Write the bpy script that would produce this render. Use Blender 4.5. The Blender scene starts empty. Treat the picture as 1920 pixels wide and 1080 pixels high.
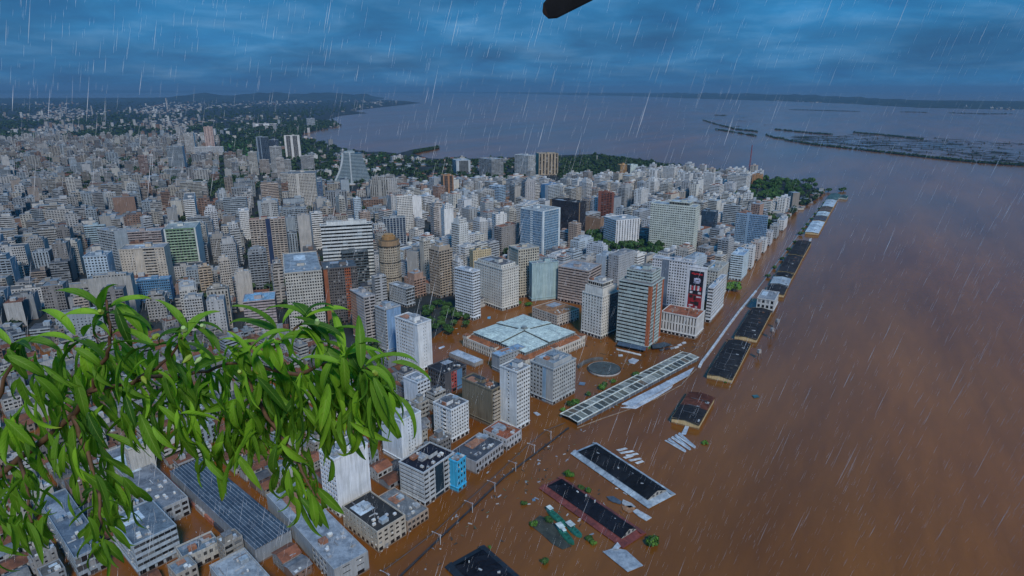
import bpy, bmesh, math, random
import numpy as np
from mathutils import Vector, Matrix
R = math.radians
rng = random.Random(7)
nrng = np.random.default_rng(7)
sc = bpy.context.scene
col = sc.collection

# ------------------------------------------------------------------ camera, sky, sun, exposure
CAM_H = 240.0                     # metres above the flood water
F_PX, HORIZON = 1170.0, 167.0     # focal length and horizon in photograph pixels (1920 x 1080)
PITCH = math.atan((540 - HORIZON) / F_PX)
cd = bpy.data.cameras.new('camera'); cam = bpy.data.objects.new('camera', cd); col.objects.link(cam)
cam.location = (0, 0, CAM_H); cam.rotation_euler = (R(90) - PITCH, 0, 0)
cd.sensor_width = 36; cd.lens = 36 * F_PX / 1920; cd.clip_start = 0.1; cd.clip_end = 200000
sc.camera = cam

SUN_EL, SUN_AZ = R(42), R(160)    # azimuth clockwise from the view direction (+Y)
w = bpy.data.worlds.new('World'); sc.world = w; w.use_nodes = True
nt = w.node_tree; nt.nodes.clear(); N = nt.nodes.new; Lk = nt.links.new
out = N('ShaderNodeOutputWorld'); bg = N('ShaderNodeBackground'); bg.inputs['Strength'].default_value = 0.085
sky = N('ShaderNodeTexSky'); sky.sky_type = 'NISHITA'; sky.sun_disc = False
sky.sun_elevation = SUN_EL; sky.sun_rotation = SUN_AZ; sky.altitude = 240; sky.air_density = 1.6; sky.dust_density = 0.6; sky.ozone_density = 3.0
tc = N('ShaderNodeTexCoord'); sep = N('ShaderNodeSeparateXYZ'); Lk(tc.outputs['Generated'], sep.inputs[0])
mz = N('ShaderNodeMath'); mz.operation = 'MAXIMUM'; mz.inputs[1].default_value = 0.0; Lk(sep.outputs[2], mz.inputs[0])
ad = N('ShaderNodeMath'); ad.operation = 'ADD'; ad.inputs[1].default_value = 0.16; Lk(mz.outputs[0], ad.inputs[0])
dx = N('ShaderNodeMath'); dx.operation = 'DIVIDE'; Lk(sep.outputs[0], dx.inputs[0]); Lk(ad.outputs[0], dx.inputs[1])
dy = N('ShaderNodeMath'); dy.operation = 'DIVIDE'; Lk(sep.outputs[1], dy.inputs[0]); Lk(ad.outputs[0], dy.inputs[1])
cb = N('ShaderNodeCombineXYZ'); Lk(dx.outputs[0], cb.inputs[0]); Lk(dy.outputs[0], cb.inputs[1])
n1 = N('ShaderNodeTexNoise'); n1.inputs['Scale'].default_value = 1.7; n1.inputs['Detail'].default_value = 10; n1.inputs['Roughness'].default_value = 0.57
n1.inputs['Distortion'].default_value = 0.35; Lk(cb.outputs[0], n1.inputs['Vector'])
n2 = N('ShaderNodeTexNoise'); n2.inputs['Scale'].default_value = 0.9; n2.inputs['Detail'].default_value = 4; Lk(cb.outputs[0], n2.inputs['Vector'])
r1 = N('ShaderNodeValToRGB'); r1.color_ramp.elements[0].position = 0.30; r1.color_ramp.elements[1].position = 0.86
r1.color_ramp.elements[0].color = (0.06, 1.12, 2.95, 1); r1.color_ramp.elements[1].color = (1.7, 3.5, 5.5, 1)
e = r1.color_ramp.elements.new(0.50); e.color = (0.14, 1.62, 3.8, 1); e = r1.color_ramp.elements.new(0.66); e.color = (0.55, 2.2, 4.5, 1)
Lk(n1.outputs['Fac'], r1.inputs[0])
r2 = N('ShaderNodeValToRGB'); r2.color_ramp.elements[0].position = 0.35; r2.color_ramp.elements[1].position = 0.7
r2.color_ramp.elements[0].color = (0.60, 0.61, 0.64, 1); r2.color_ramp.elements[1].color = (1.12, 1.12, 1.10, 1)
Lk(n2.outputs['Fac'], r2.inputs[0])
ml = N('ShaderNodeMixRGB'); ml.blend_type = 'MULTIPLY'; ml.inputs[0].default_value = 1; Lk(r1.outputs[0], ml.inputs[1]); Lk(r2.outputs[0], ml.inputs[2])
# an overcast sky is darkest along the horizon and brightest overhead
mr = N('ShaderNodeMapRange'); mr.inputs['From Min'].default_value = -0.02; mr.inputs['From Max'].default_value = 0.55; mr.inputs['To Min'].default_value = 0.66; mr.inputs['To Max'].default_value = 1.3; Lk(sep.outputs[2], mr.inputs['Value'])
hm_ = N('ShaderNodeMixRGB'); hm_.blend_type = 'MULTIPLY'; hm_.inputs[0].default_value = 1; Lk(ml.outputs[0], hm_.inputs[1]); Lk(mr.outputs[0], hm_.inputs[2])
mx = N('ShaderNodeMixRGB'); mx.inputs[0].default_value = 0.975; Lk(sky.outputs[0], mx.inputs[1]); Lk(hm_.outputs[0], mx.inputs[2])
Lk(mx.outputs[0], bg.inputs['Color']); Lk(bg.outputs[0], out.inputs['Surface'])

sd = bpy.data.lights.new('sun', 'SUN'); sun = bpy.data.objects.new('sun', sd); col.objects.link(sun)
sd.energy = 1.5; sd.angle = R(11); sd.color = (1.0, 0.93, 0.84)
sv = Vector((math.sin(SUN_AZ) * math.cos(SUN_EL), math.cos(SUN_AZ) * math.cos(SUN_EL), math.sin(SUN_EL)))
sun.rotation_euler = (-sv).to_track_quat('-Z', 'Y').to_euler()

vs = sc.view_settings; vs.view_transform = 'Standard'; vs.look = 'None'; vs.gamma = 1; vs.use_curve_mapping = False; vs.exposure = 0.9
sc.render.engine = 'CYCLES'; sc.cycles.use_denoising = True; sc.cycles.max_bounces = 5; sc.cycles.diffuse_bounces = 2
sc.cycles.glossy_bounces = 2; sc.cycles.transmission_bounces = 2; sc.cycles.transparent_max_bounces = 8; sc.cycles.volume_bounces = 0

# ------------------------------------------------------------------ survey: photograph pixel -> place on the ground
CP, SP = math.cos(PITCH), math.sin(PITCH)
def ray(px, py):
    x = (px - 960) / F_PX; y = (540 - py) / F_PX
    return x, CP + y * SP, -SP + y * CP
def G(px, py, z=0.0):
    d = ray(px, py); t = (CAM_H - z) / -d[2]
    return d[0] * t, d[1] * t
def proj(x, y, z):
    zc = z - CAM_H; fwd = y * CP - zc * SP; up = y * SP + zc * CP
    return 960 + F_PX * x / fwd, 540 - F_PX * up / fwd
def height(px, base, top):
    y = G(px, base)[1]; d = ray(px, top); return CAM_H + y / d[1] * d[2]
def near(px, py, depth):            # a point a few metres from the camera
    d = ray(px, py); return Vector((d[0] * depth, d[1] * depth, CAM_H + d[2] * depth))

# ------------------------------------------------------------------ materials
def newmat(name):
    m = bpy.data.materials.new(name); m.use_nodes = True
    b = m.node_tree.nodes['Principled BSDF']
    return m, m.node_tree, b
def noise(t, vec, scale, detail=4, rough=0.55):
    n = t.nodes.new('ShaderNodeTexNoise'); n.inputs['Scale'].default_value = scale; n.inputs['Detail'].default_value = detail
    n.inputs['Roughness'].default_value = rough
    if vec is not None: t.links.new(vec, n.inputs['Vector'])
    return n.outputs['Fac']
def ramp(t, fac, a, b, p0=0.3, p1=0.7):
    r = t.nodes.new('ShaderNodeValToRGB'); r.color_ramp.elements[0].position = p0; r.color_ramp.elements[1].position = p1
    r.color_ramp.elements[0].color = (*a, 1); r.color_ramp.elements[1].color = (*b, 1); t.links.new(fac, r.inputs[0]); return r.outputs[0]
def mul(t, a, b, fac=1.0, mode='MULTIPLY'):
    m = t.nodes.new('ShaderNodeMixRGB'); m.blend_type = mode; m.inputs[0].default_value = fac
    t.links.new(a, m.inputs[1])
    if isinstance(b, tuple): m.inputs[2].default_value = (*b, 1)
    else: t.links.new(b, m.inputs[2])
    return m.outputs[0]
def scaled(t, sx, sy, sz, kind='Position'):
    if kind == 'Position': src = t.nodes.new('ShaderNodeNewGeometry').outputs['Position']
    else: src = t.nodes.new('ShaderNodeTexCoord').outputs['Object']
    m = t.nodes.new('ShaderNodeMapping'); m.inputs['Scale'].default_value = (sx, sy, sz); t.links.new(src, m.inputs['Vector']); return m.outputs[0]
def surface(name, tint, rough=0.85, kind='wall', spec=0.3):
    """colour from the object (or from the 'tint' attribute), weathered with noise and rain streaks"""
    m, t, b = newmat(name)
    if tint == 'object': c = t.nodes.new('ShaderNodeObjectInfo').outputs['Color']
    else:
        a = t.nodes.new('ShaderNodeAttribute'); a.attribute_name = 'tint'; c = a.outputs['Color']
    if kind == 'wall':
        c = mul(t, c, ramp(t, noise(t, scaled(t, .9, .9, .06), 1.0, 5, .65), (.70, .70, .68), (1.03, 1.03, 1.03), .34, .6))
        c = mul(t, c, ramp(t, noise(t, scaled(t, .09, .09, .12), 1.0, 4), (.82, .83, .84), (1.05, 1.04, 1.02)))
        sz = t.nodes.new('ShaderNodeSeparateXYZ'); t.links.new(t.nodes.new('ShaderNodeNewGeometry').outputs['Position'], sz.inputs[0])   # mud left by the flood
        ma = t.nodes.new('ShaderNodeMath'); ma.operation = 'MULTIPLY_ADD'; ma.inputs[1].default_value = 1.6; t.links.new(noise(t, scaled(t, .4, .4, .1), 1.0, 4), ma.inputs[0]); t.links.new(sz.outputs[2], ma.inputs[2])
        md = t.nodes.new('ShaderNodeMapRange'); md.inputs['From Min'].default_value = 1.7; md.inputs['From Max'].default_value = 2.1; md.inputs['To Min'].default_value = .8; md.inputs['To Max'].default_value = 0; t.links.new(ma.outputs[0], md.inputs['Value'])
        mm = t.nodes.new('ShaderNodeMixRGB'); t.links.new(md.outputs[0], mm.inputs[0]); t.links.new(c, mm.inputs[1]); mm.inputs[2].default_value = (.14, .075, .035, 1); c = mm.outputs[0]
    elif kind == 'roof':
        c = mul(t, c, ramp(t, noise(t, scaled(t, .16, .16, .16), 1.0, 6, .7), (.45, .46, .48), (1.25, 1.22, 1.18), .34, .66))
        c = mul(t, c, ramp(t, noise(t, scaled(t, .9, .9, .9), 1.0, 4, .7), (.75, .75, .75), (1.12, 1.1, 1.08)))
    else:
        c = mul(t, c, ramp(t, noise(t, scaled(t, .5, .5, .5), 1.0, 5, .65), (.60, .60, .60), (1.3, 1.28, 1.25)))
        c = mul(t, c, ramp(t, noise(t, scaled(t, .12, .12, .12), 1.0, 6, .7), (.7, .7, .72), (1.35, 1.3, 1.22), .36, .66))
    t.links.new(c, b.inputs['Base Color']); b.inputs['Roughness'].default_value = rough; b.inputs['Specular IOR Level'].default_value = spec
    return m
M = {}
M['wall'] = surface('painted render', 'object'); M['roof'] = surface('weathered roof', 'object', .8, 'roof')
M['sheet'] = surface('worn sheet', 'object', .55, 'sheet', .4); M['felt'] = surface('roofing felt', 'object', .95, 'sheet', .05)
M['wall_tint'] = surface('painted render mixed', 'tint'); M['roof_tint'] = surface('weathered roof mixed', 'tint', .8, 'roof')
def pane_mat():
    m, t, b = newmat('window glass')
    g = t.nodes.new('ShaderNodeNewGeometry')
    o = t.nodes.new('ShaderNodeObjectInfo')
    a = t.nodes.new('ShaderNodeMath'); a.operation = 'ADD'; t.links.new(g.outputs['Random Per Island'], a.inputs[0]); t.links.new(o.outputs['Random'], a.inputs[1])
    f = t.nodes.new('ShaderNodeMath'); f.operation = 'FRACT'; t.links.new(a.outputs[0], f.inputs[0])
    r = t.nodes.new('ShaderNodeValToRGB'); r.color_ramp.interpolation = 'CONSTANT'
    els = [(0, .010), (.3, .022), (.55, .05), (.75, .014), (.86, .13), (.94, .24)]
    while len(r.color_ramp.elements) < len(els): r.color_ramp.elements.new(.5)
    for e_, (p, v) in zip(r.color_ramp.elements, els): e_.position = p; e_.color = (v, v * 1.05, v * 1.1, 1)
    t.links.new(f.outputs[0], r.inputs[0])
    c = mul(t, r.outputs[0], o.outputs['Color'])
    t.links.new(c, b.inputs['Base Color']); b.inputs['Roughness'].default_value = .12; b.inputs['Specular IOR Level'].default_value = .6
    return m
M['pane'] = pane_mat()
def curtain_mat():
    m, t, b = newmat('curtain wall glass'); o = t.nodes.new('ShaderNodeObjectInfo'); g = t.nodes.new('ShaderNodeNewGeometry')
    c = mul(t, ramp(t, g.outputs['Random Per Island'], (.030, .032, .034), (.062, .066, .07), 0, 1), o.outputs['Color'])
    t.links.new(c, b.inputs['Base Color']); b.inputs['Roughness'].default_value = .1; b.inputs['Specular IOR Level'].default_value = .7
    return m
M['curtain'] = curtain_mat()
def water_mat():
    m, t, b = newmat('flood water')
    def along(sx, sy):                      # coordinates turned so that x runs down the river
        g = t.nodes.new('ShaderNodeNewGeometry').outputs['Position']; mp = t.nodes.new('ShaderNodeMapping'); mp.vector_type = 'TEXTURE'
        mp.inputs['Rotation'].default_value = (0, 0, R(58)); mp.inputs['Scale'].default_value = (1 / sx, 1 / sy, 1); t.links.new(g, mp.inputs['Vector']); return mp.outputs[0]
    c = ramp(t, noise(t, along(.0022, .010), 1.0, 7, .62), (.145, .046, .0050), (.255, .092, .014), .3, .7)
    c = mul(t, c, ramp(t, noise(t, along(.0007, .0016), 1.0, 4, .55), (.74, .78, .85), (1.12, 1.06, 1.0), .35, .65))
    c = mul(t, c, ramp(t, noise(t, along(.02, .11), 1.0, 5, .7), (.90, .90, .92), (1.07, 1.06, 1.04), .35, .65))
    foam = ramp(t, noise(t, along(.012, .16), 1.0, 8, .75), (0, 0, 0), (.35, .35, .35), .70, .80)
    fm = t.nodes.new('ShaderNodeMixRGB'); t.links.new(foam, fm.inputs[0]); t.links.new(c, fm.inputs[1]); fm.inputs[2].default_value = (.36, .26, .18, 1); c = fm.outputs[0]
    t.links.new(c, b.inputs['Base Color']); b.inputs['IOR'].default_value = 1.33; b.inputs['Specular IOR Level'].default_value = .45
    rr = t.nodes.new('ShaderNodeMapRange'); rr.inputs['To Min'].default_value = .07; rr.inputs['To Max'].default_value = .24
    t.links.new(noise(t, along(.0014, .006), 1.0, 6, .6), rr.inputs['Value']); t.links.new(rr.outputs[0], b.inputs['Roughness'])
    bp = t.nodes.new('ShaderNodeBump'); bp.inputs['Strength'].default_value = .42; bp.inputs['Distance'].default_value = .5
    t.links.new(noise(t, along(.16, .28), 1.0, 6, .62), bp.inputs['Height']); t.links.new(bp.outputs[0], b.inputs['Normal'])
    return m
M['water'] = water_mat()
def plain(name, c, rough=.8, spec=.3, var=.35, sc_=.5):
    m, t, b = newmat(name)
    d = tuple(x * (1 - var) for x in c); l = tuple(x * (1 + var) for x in c)
    t.links.new(ramp(t, noise(t, scaled(t, sc_, sc_, sc_), 1.0, 5, .6), d, l), b.inputs['Base Color'])
    b.inputs['Roughness'].default_value = rough; b.inputs['Specular IOR Level'].default_value = spec
    return m
M['land'] = plain('city ground', (.03, .035, .036), .95, .1, .5, .02)
M['farland'] = plain('far shore ground', (.028, .040, .038), .95, .1, .5, .003)
M['lawn'] = plain('lawn', (.06, .15, .03), .95, .1, .3, .05)
M['bark'] = plain('bark', (.06, .045, .035), .9, .2, .4, 3)
def leaf_tree(name, dark, light):
    m, t, b = newmat(name)
    g = t.nodes.new('ShaderNodeNewGeometry'); o = t.nodes.new('ShaderNodeObjectInfo')
    c = ramp(t, g.outputs['Random Per Island'], dark, light, 0, 1)
    c = mul(t, c, ramp(t, o.outputs['Random'], (.7, .8, .7), (1.25, 1.15, 1.1), 0, 1))
    c = mul(t, c, ramp(t, noise(t, scaled(t, .05, .05, .05), 1, 3), (.65, .75, .7), (1.3, 1.2, 1.1)))
    t.links.new(c, b.inputs['Base Color']); b.inputs['Roughness'].default_value = .7; b.inputs['Specular IOR Level'].default_value = .25
    return m
M['crown'] = leaf_tree('tree foliage', (.022, .055, .018), (.06, .135, .03))
M['crown_far'] = leaf_tree('far foliage', (.012, .030, .014), (.034, .070, .024))
M['crown_bright'] = leaf_tree('young foliage', (.04, .10, .02), (.10, .22, .03))

# ------------------------------------------------------------------ mesh helpers
def quads_mesh(name, Q, mat, tint=None):
    """Q: (n,4,3) array of separate quads -> one mesh"""
    Q = np.asarray(Q, dtype=np.float32); n = len(Q)
    me = bpy.data.meshes.new(name)
    me.vertices.add(4 * n); me.vertices.foreach_set('co', Q.reshape(-1))
    me.loops.add(4 * n); me.loops.foreach_set('vertex_index', np.arange(4 * n, dtype=np.int32))
    me.polygons.add(n); me.polygons.foreach_set('loop_start', np.arange(0, 4 * n, 4, dtype=np.int32))
    if tint is not None:
        a = me.attributes.new('tint', 'FLOAT_COLOR', 'POINT'); tt = np.repeat(np.asarray(tint, np.float32), 4, axis=0)
        tt = np.concatenate([tt, np.ones((len(tt), 1), np.float32)], 1); a.data.foreach_set('color', tt.reshape(-1))
    me.update(calc_edges=True)
    if mat: me.materials.append(mat)
    return me
def py_mesh(name, v, f, mat):
    me = bpy.data.meshes.new(name); me.from_pydata([tuple(p) for p in v], [], f); me.update()
    if mat: me.materials.append(mat)
    return me
def obj(name, me, parent=None, color=None, loc=None, rotz=None, kind=None):
    o = bpy.data.objects.new(name, me); col.objects.link(o)
    if parent: o.parent = parent
    if color: o.color = (*color, 1)
    if loc is not None: o.location = loc
    if rotz is not None: o.rotation_euler = (0, 0, rotz)
    if kind: o['kind'] = kind
    return o
def tag(o, label, cat, group=None):
    o['label'] = label; o['category'] = cat
    if group: o['group'] = group
    return o
def empty(name, loc=(0, 0, 0), rotz=0):
    o = bpy.data.objects.new(name, None); col.objects.link(o); o.location = loc; o.rotation_euler = (0, 0, rotz); o.empty_display_size = .5
    return o
def box_q(x0, x1, y0, y1, z0, z1, bottom=False):
    p = lambda a, b, c: (a, b, c)
    q = [[p(x0, y0, z0), p(x1, y0, z0), p(x1, y0, z1), p(x0, y0, z1)], [p(x1, y0, z0), p(x1, y1, z0), p(x1, y1, z1), p(x1, y0, z1)],
         [p(x1, y1, z0), p(x0, y1, z0), p(x0, y1, z1), p(x1, y1, z1)], [p(x0, y1, z0), p(x0, y0, z0), p(x0, y0, z1), p(x0, y1, z1)],
         [p(x0, y0, z1), p(x1, y0, z1), p(x1, y1, z1), p(x0, y1, z1)]]
    if bottom: q.append([p(x0, y1, z0), p(x1, y1, z0), p(x1, y0, z0), p(x0, y0, z0)])
    return q
def cyl_q(cx, cy, r, z0, z1, n=10, r1=None):
    r1 = r if r1 is None else r1; q = []
    for i in range(n):
        a, b = 2 * math.pi * i / n, 2 * math.pi * (i + 1) / n; h = (a + b) / 2
        A = (cx + r * math.cos(a), cy + r * math.sin(a)); B = (cx + r * math.cos(b), cy + r * math.sin(b))
        A1 = (cx + r1 * math.cos(a), cy + r1 * math.sin(a)); B1 = (cx + r1 * math.cos(b), cy + r1 * math.sin(b))
        q.append([(*A, z0), (*B, z0), (*B1, z1), (*A1, z1)])
        H1 = (cx + r1 * math.cos(h), cy + r1 * math.sin(h))
        q.append([(cx, cy, z1), (*A1, z1), (cx + r1 * math.cos(h) * math.cos(math.pi / n), cy + r1 * math.sin(h) * math.cos(math.pi / n), z1), (*B1, z1)])
    return q
def tube(pts, radii, n=6):
    """tapered tube through points -> (verts, faces)"""
    v, f = [], []; pts = [Vector(p) for p in pts]
    for i, p in enumerate(pts):
        d = (pts[min(i + 1, len(pts) - 1)] - pts[max(i - 1, 0)]).normalized()
        a = d.cross(Vector((0, 0, 1))); a = a.normalized() if a.length > 1e-3 else Vector((1, 0, 0)); b = d.cross(a)
        for k in range(n):
            t = 2 * math.pi * k / n; v.append(p + (a * math.cos(t) + b * math.sin(t)) * radii[i])
    for i in range(len(pts) - 1):
        for k in range(n):
            f.append((i * n + k, i * n + (k + 1) % n, (i + 1) * n + (k + 1) % n, (i + 1) * n + k))
    f.append(tuple(range(n - 1, -1, -1))); f.append(tuple(range((len(pts) - 1) * n, len(pts) * n)))
    return v, f
def poly_sheet(name, pts, z, mat, kind='structure', inner=None):
    bm = bmesh.new(); vs_ = [bm.verts.new((x, y, z)) for x, y in pts]
    f = bm.faces.new(vs_); f.normal_update()
    if f.normal.z < 0: f.normal_flip()
    bmesh.ops.triangulate(bm, faces=bm.faces[:], ngon_method='EAR_CLIP')
    me = bpy.data.meshes.new(name); bm.to_mesh(me); bm.free(); me.materials.append(mat)
    o = obj(name, me); o['kind'] = kind; return o

# ------------------------------------------------------------------ water, land, far shores
def sheet(name, x0, x1, y0, y1, z, mat):
    return obj(name, quads_mesh(name, [[(x0, y0, z), (x1, y0, z), (x1, y1, z), (x0, y1, z)]], mat), kind='structure')
sheet('water', -45000, 45000, -3000, 60000, 0, M['water'])
LAND_PX = [(-900, 640), (300, 625), (560, 640), (690, 668), (760, 655), (803, 640), (842, 612), (880, 585), (930, 560), (1000, 545), (1090, 530), (1235, 545), (1325, 560),
           (1372, 520), (1420, 468), (1452, 432), (1492, 398), (1540, 368), (1543, 359), (1500, 343), (1440, 336), (1400, 325), (1330, 319), (1270, 310), (1190, 297), (1120, 289), (1050, 291),
           (985, 294), (900, 297), (850, 299), (803, 297), (776, 288), (790, 282), (822, 277), (818, 274), (775, 280), (745, 288), (715, 284), (690, 285), (640, 277), (600, 266), (562, 262),
           (570, 250), (600, 244), (640, 236), (630, 228), (612, 225), (640, 217), (690, 212), (660, 208), (700, 203), (790, 193), (760, 189.5), (700, 186), (620, 184), (560, 181), (470, 181), (300, 183), (-700, 185)]
LAND = [G(*p) for p in LAND_PX]
poly_sheet('city_ground', LAND, .35, M['land'])
def inside(poly, x, y):
    c = False; j = len(poly) - 1
    for i in range(len(poly)):
        xi, yi = poly[i]; xj, yj = poly[j]
        if (yi > y) != (yj > y) and x < (xj - xi) * (y - yi) / (yj - yi) + xi: c = not c
        j = i
    return c
def strip_land(name, line, depth, hgt, mat, seed):
    """a low shore or hill: front line in photo pixels, running back `depth` metres, profile heights hgt(i)"""
    r = random.Random(seed); P = [G(*p) for p in line]; D = []
    n = 60; acc = [0]
    for a, b in zip(P, P[1:]): acc.append(acc[-1] + math.dist(a, b))
    for i in range(n + 1):
        s = acc[-1] * i / n; k = max(j for j in range(len(P) - 1) if acc[j] <= s + 1e-6); t = (s - acc[k]) / max(1e-6, acc[k + 1] - acc[k])
        D.append((P[k][0] + (P[k + 1][0] - P[k][0]) * t, P[k][1] + (P[k + 1][1] - P[k][1]) * t))
    v, f = [], []; rows = [(0, .0), (.04, .12), (.2, .45), (.5, 1.0), (.8, .6), (1, 0)]
    hs = [hgt(i / n) * r.uniform(.85, 1.15) for i in range(n + 1)]
    for (dd, hh) in rows:
        for i, (x, y) in enumerate(D):
            L_ = math.hypot(x, y); k = 1 + dd * depth / L_
            v.append((x * k, y * k, .8 + hh * hs[i] * r.uniform(.9, 1.1) if dd < 1 else -1))
    for i in range(n): v[i] = (v[i][0], v[i][1], -.5)
    v[n] = (v[n][0], v[n][1], -.5)
    m_ = n + 1
    for a in range(len(rows) - 1):
        for i in range(n): f.append((a * m_ + i, a * m_ + i + 1, (a + 1) * m_ + i + 1, (a + 1) * m_ + i))
    me = py_mesh(name, v, f, mat); me.polygons.foreach_set('use_smooth', [True] * len(me.polygons))
    return obj(name, me, kind='structure')
bell = lambda t, c, s: math.exp(-((t - c) / s) ** 2)
strip_land('hills', [(-300, 192), (120, 191), (300, 189.5), (480, 188.5), (650, 186.5), (720, 185.5)], 2600,
           lambda t: (45 + 95 * bell(t, .60, .05) + 105 * bell(t, .72, .06) + 85 * bell(t, .84, .08) + 60 * bell(t, .95, .04)) * min(1, (1 - t) / .06 + .03), M['farland'], 3)
strip_land('far_shore', [(560, 173.5), (800, 174), (960, 175.5), (1060, 178), (1200, 180.5), (1320, 184)], 6000,
           lambda t: 30 + 70 * t, M['farland'], 5)
strip_land('far_shore', [(1200, 181), (1330, 185.5), (1480, 190), (1600, 195), (1720, 202), (1803, 204), (1960, 206), (2300, 210)], 6000,
           lambda t: 50 + 75 * bell(t, .45, .25) + 40 * bell(t, .2, .1), M['farland'], 9)
strip_land('hills', [(-900, 178), (-300, 176), (100, 174.5), (420, 173.5), (560, 173)], 9000, lambda t: 190 - 60 * t, M['farland'], 13)
# the flooded delta: narrow banks and reed beds, most of them already under water
def island(line, wid, seed, z=.6):
    r = random.Random(seed); P = [G(*p) for p in line]; up, dn = [], []
    n = 0
    for a, b in zip(P, P[1:]):
        for k in range(6):
            t = k / 6; x = a[0] + (b[0] - a[0]) * t; y = a[1] + (b[1] - a[1]) * t; L_ = math.hypot(x, y); ux, uy = x / L_, y / L_
            w_ = wid * r.uniform(.35, 1.0) * min(1, .25 + 3 * min((n + .2) / (6 * (len(P) - 1)), 1 - n / (6 * (len(P) - 1))))
            up.append((x + ux * w_, y + uy * w_)); dn.append((x - ux * w_ * .4, y - uy * w_ * .4)); n += 1
    return poly_sheet('island', dn + up[::-1], z, M['farland'])
ISL = [([(1318, 226), (1345, 234), (1380, 243), (1410, 246), (1420, 248)], 70), ([(1342, 243), (1385, 250), (1420, 256)], 45), ([(1436, 254), (1452, 259), (1470, 261)], 60),
       ([(1470, 263), (1520, 271), (1600, 280), (1680, 289), (1760, 298), (1840, 306), (1960, 314)], 45), ([(1452, 243), (1520, 250), (1560, 253)], 40),
       ([(1600, 249), (1650, 253), (1730, 262)], 60), ([(1480, 206), (1510, 206.5), (1560, 208), (1612, 209.5)], 70), ([(1338, 216), (1355, 217), (1362, 216.5)], 60),
       ([(1690, 210), (1730, 211), (1740, 211)], 60), ([(1780, 212), (1850, 214), (1900, 214)], 80), ([(888, 181), (900, 181.5), (905, 181)], 120)]
for k, (ln, wd) in enumerate(ISL): island(ln, wd, 20 + k)
_r = random.Random(4)
BEDS = []
for k in range(280):
    px = _r.uniform(1500, 1930); lo = 262 + (px - 1470) * .105; up = 250 + (px - 1600) * .055 if px > 1600 else 255
    if lo - up < 3: continue
    py = _r.uniform(up, lo - 1.5); ln_ = _r.uniform(8, 42)
    BEDS.append([(px - ln_ / 2, py - .6), (px, py + _r.uniform(-.3, .3)), (px + ln_ / 2, py + 1.0)])
for k in range(14):
    px = _r.uniform(1320, 1470); py = _r.uniform(217, 240); BEDS.append([(px - 8, py), (px, py + .3), (px + _r.uniform(5, 12), py + .4)])
bq = []
for b in BEDS:
    wdt = _r.uniform(6, 20)
    (ax, ay), (mx_, my), (cx_, cy_) = [G(*p) for p in b]
    for (x0, y0), (x1, y1) in (((ax, ay), (mx_, my)), ((mx_, my), (cx_, cy_))):
        bq += [[(x0, y0 - wdt * .4, .5), (x1, y1 - wdt * .4, .5), (x1, y1 + wdt, .5), (x0, y0 + wdt, .5)]]
rb = obj('reed_bed', quads_mesh('reed_bed', bq, M['farland']), kind='stuff'); tag(rb, 'dark drowned reed beds scattered across the flooded delta islands', 'reeds')

# ------------------------------------------------------------------ building kit
ST = dict(
    grid=dict(fh=3.2, bw=3.0, ms=.22, mb=.30, mt=.18, dep=.3), small=dict(fh=3.2, bw=3.4, ms=.32, mb=.36, mt=.24, dep=.25),
    dense=dict(fh=3.1, bw=2.3, ms=.16, mb=.30, mt=.16, dep=.35), band=dict(fh=3.4, bw=3.0, ms=.015, mb=.44, mt=.06, dep=.35),
    heavy=dict(fh=3.5, bw=3.2, ms=.01, mb=.56, mt=.04, dep=.5), dark=dict(fh=3.5, bw=2.6, ms=.03, mb=.22, mt=.04, dep=.3),
    glass=dict(fh=3.6, bw=2.4, ms=.025, mb=.06, mt=.04, dep=.1), fins=dict(fh=3.3, bw=3.4, ms=.28, mb=.10, mt=.03, dep=.7),
    balc=dict(fh=3.1, bw=4.2, ms=.12, mb=.08, mt=.16, dep=.4, slab=1.3), balc2=dict(fh=3.1, bw=5.0, ms=.10, mb=.08, mt=.14, dep=.5, slab=.9),
    shop=dict(fh=4.2, bw=4.2, ms=.14, mb=.10, mt=.26, dep=.4), blank=None)
def cells(p0, dr, nrm, L, z0, z1, s, out_w, out_p, out_s):
    """window cells of one stretch of facade: ring + reveals to out_w, panes to out_p, balcony slabs to out_s"""
    nf = max(1, round((z1 - z0) / s['fh'])); nb = max(1, round(L / s['bw']))
    fh, bw = (z1 - z0) / nf, L / nb
    i, j = np.meshgrid(np.arange(nf), np.arange(nb), indexing='ij'); i = i.ravel(); j = j.ravel()
    a0, a1, b0, b1 = j * bw, (j + 1) * bw, z0 + i * fh, z0 + (i + 1) * fh
    c0, c1, d0, d1 = a0 + s['ms'] * bw, a1 - s['ms'] * bw, b0 + s['mb'] * fh, b1 - s['mt'] * fh
    def pt(sx, z, o=0.0):
        return np.stack([p0[0] + dr[0] * sx + nrm[0] * o, p0[1] + dr[1] * sx + nrm[1] * o, z], -1)
    def q(A, B, C_, D): out_w.append(np.stack([A, B, C_, D], 1))
    o = -s['dep']
    A, B, C_, D = pt(a0, b0), pt(a1, b0), pt(a1, b1), pt(a0, b1); e_, f_, g_, h_ = pt(c0, d0), pt(c1, d0), pt(c1, d1), pt(c0, d1)
    E_, F_, G_, H_ = pt(c0, d0, o), pt(c1, d0, o), pt(c1, d1, o), pt(c0, d1, o)
    q(A, B, f_, e_); q(h_, g_, C_, D)
    if s['ms'] > .012: q(A, e_, h_, D); q(f_, B, C_, g_); q(e_, E_, H_, h_); q(F_, f_, g_, G_)
    q(e_, f_, F_, E_); q(H_, G_, g_, h_)
    out_p.append(np.stack([E_, F_, G_, H_], 1))
    if s.get('slab'):
        for k in range(nf): out_s.append((p0, dr, nrm, .15 * bw, L - .15 * bw, z0 + k * fh, s['slab']))
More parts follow.
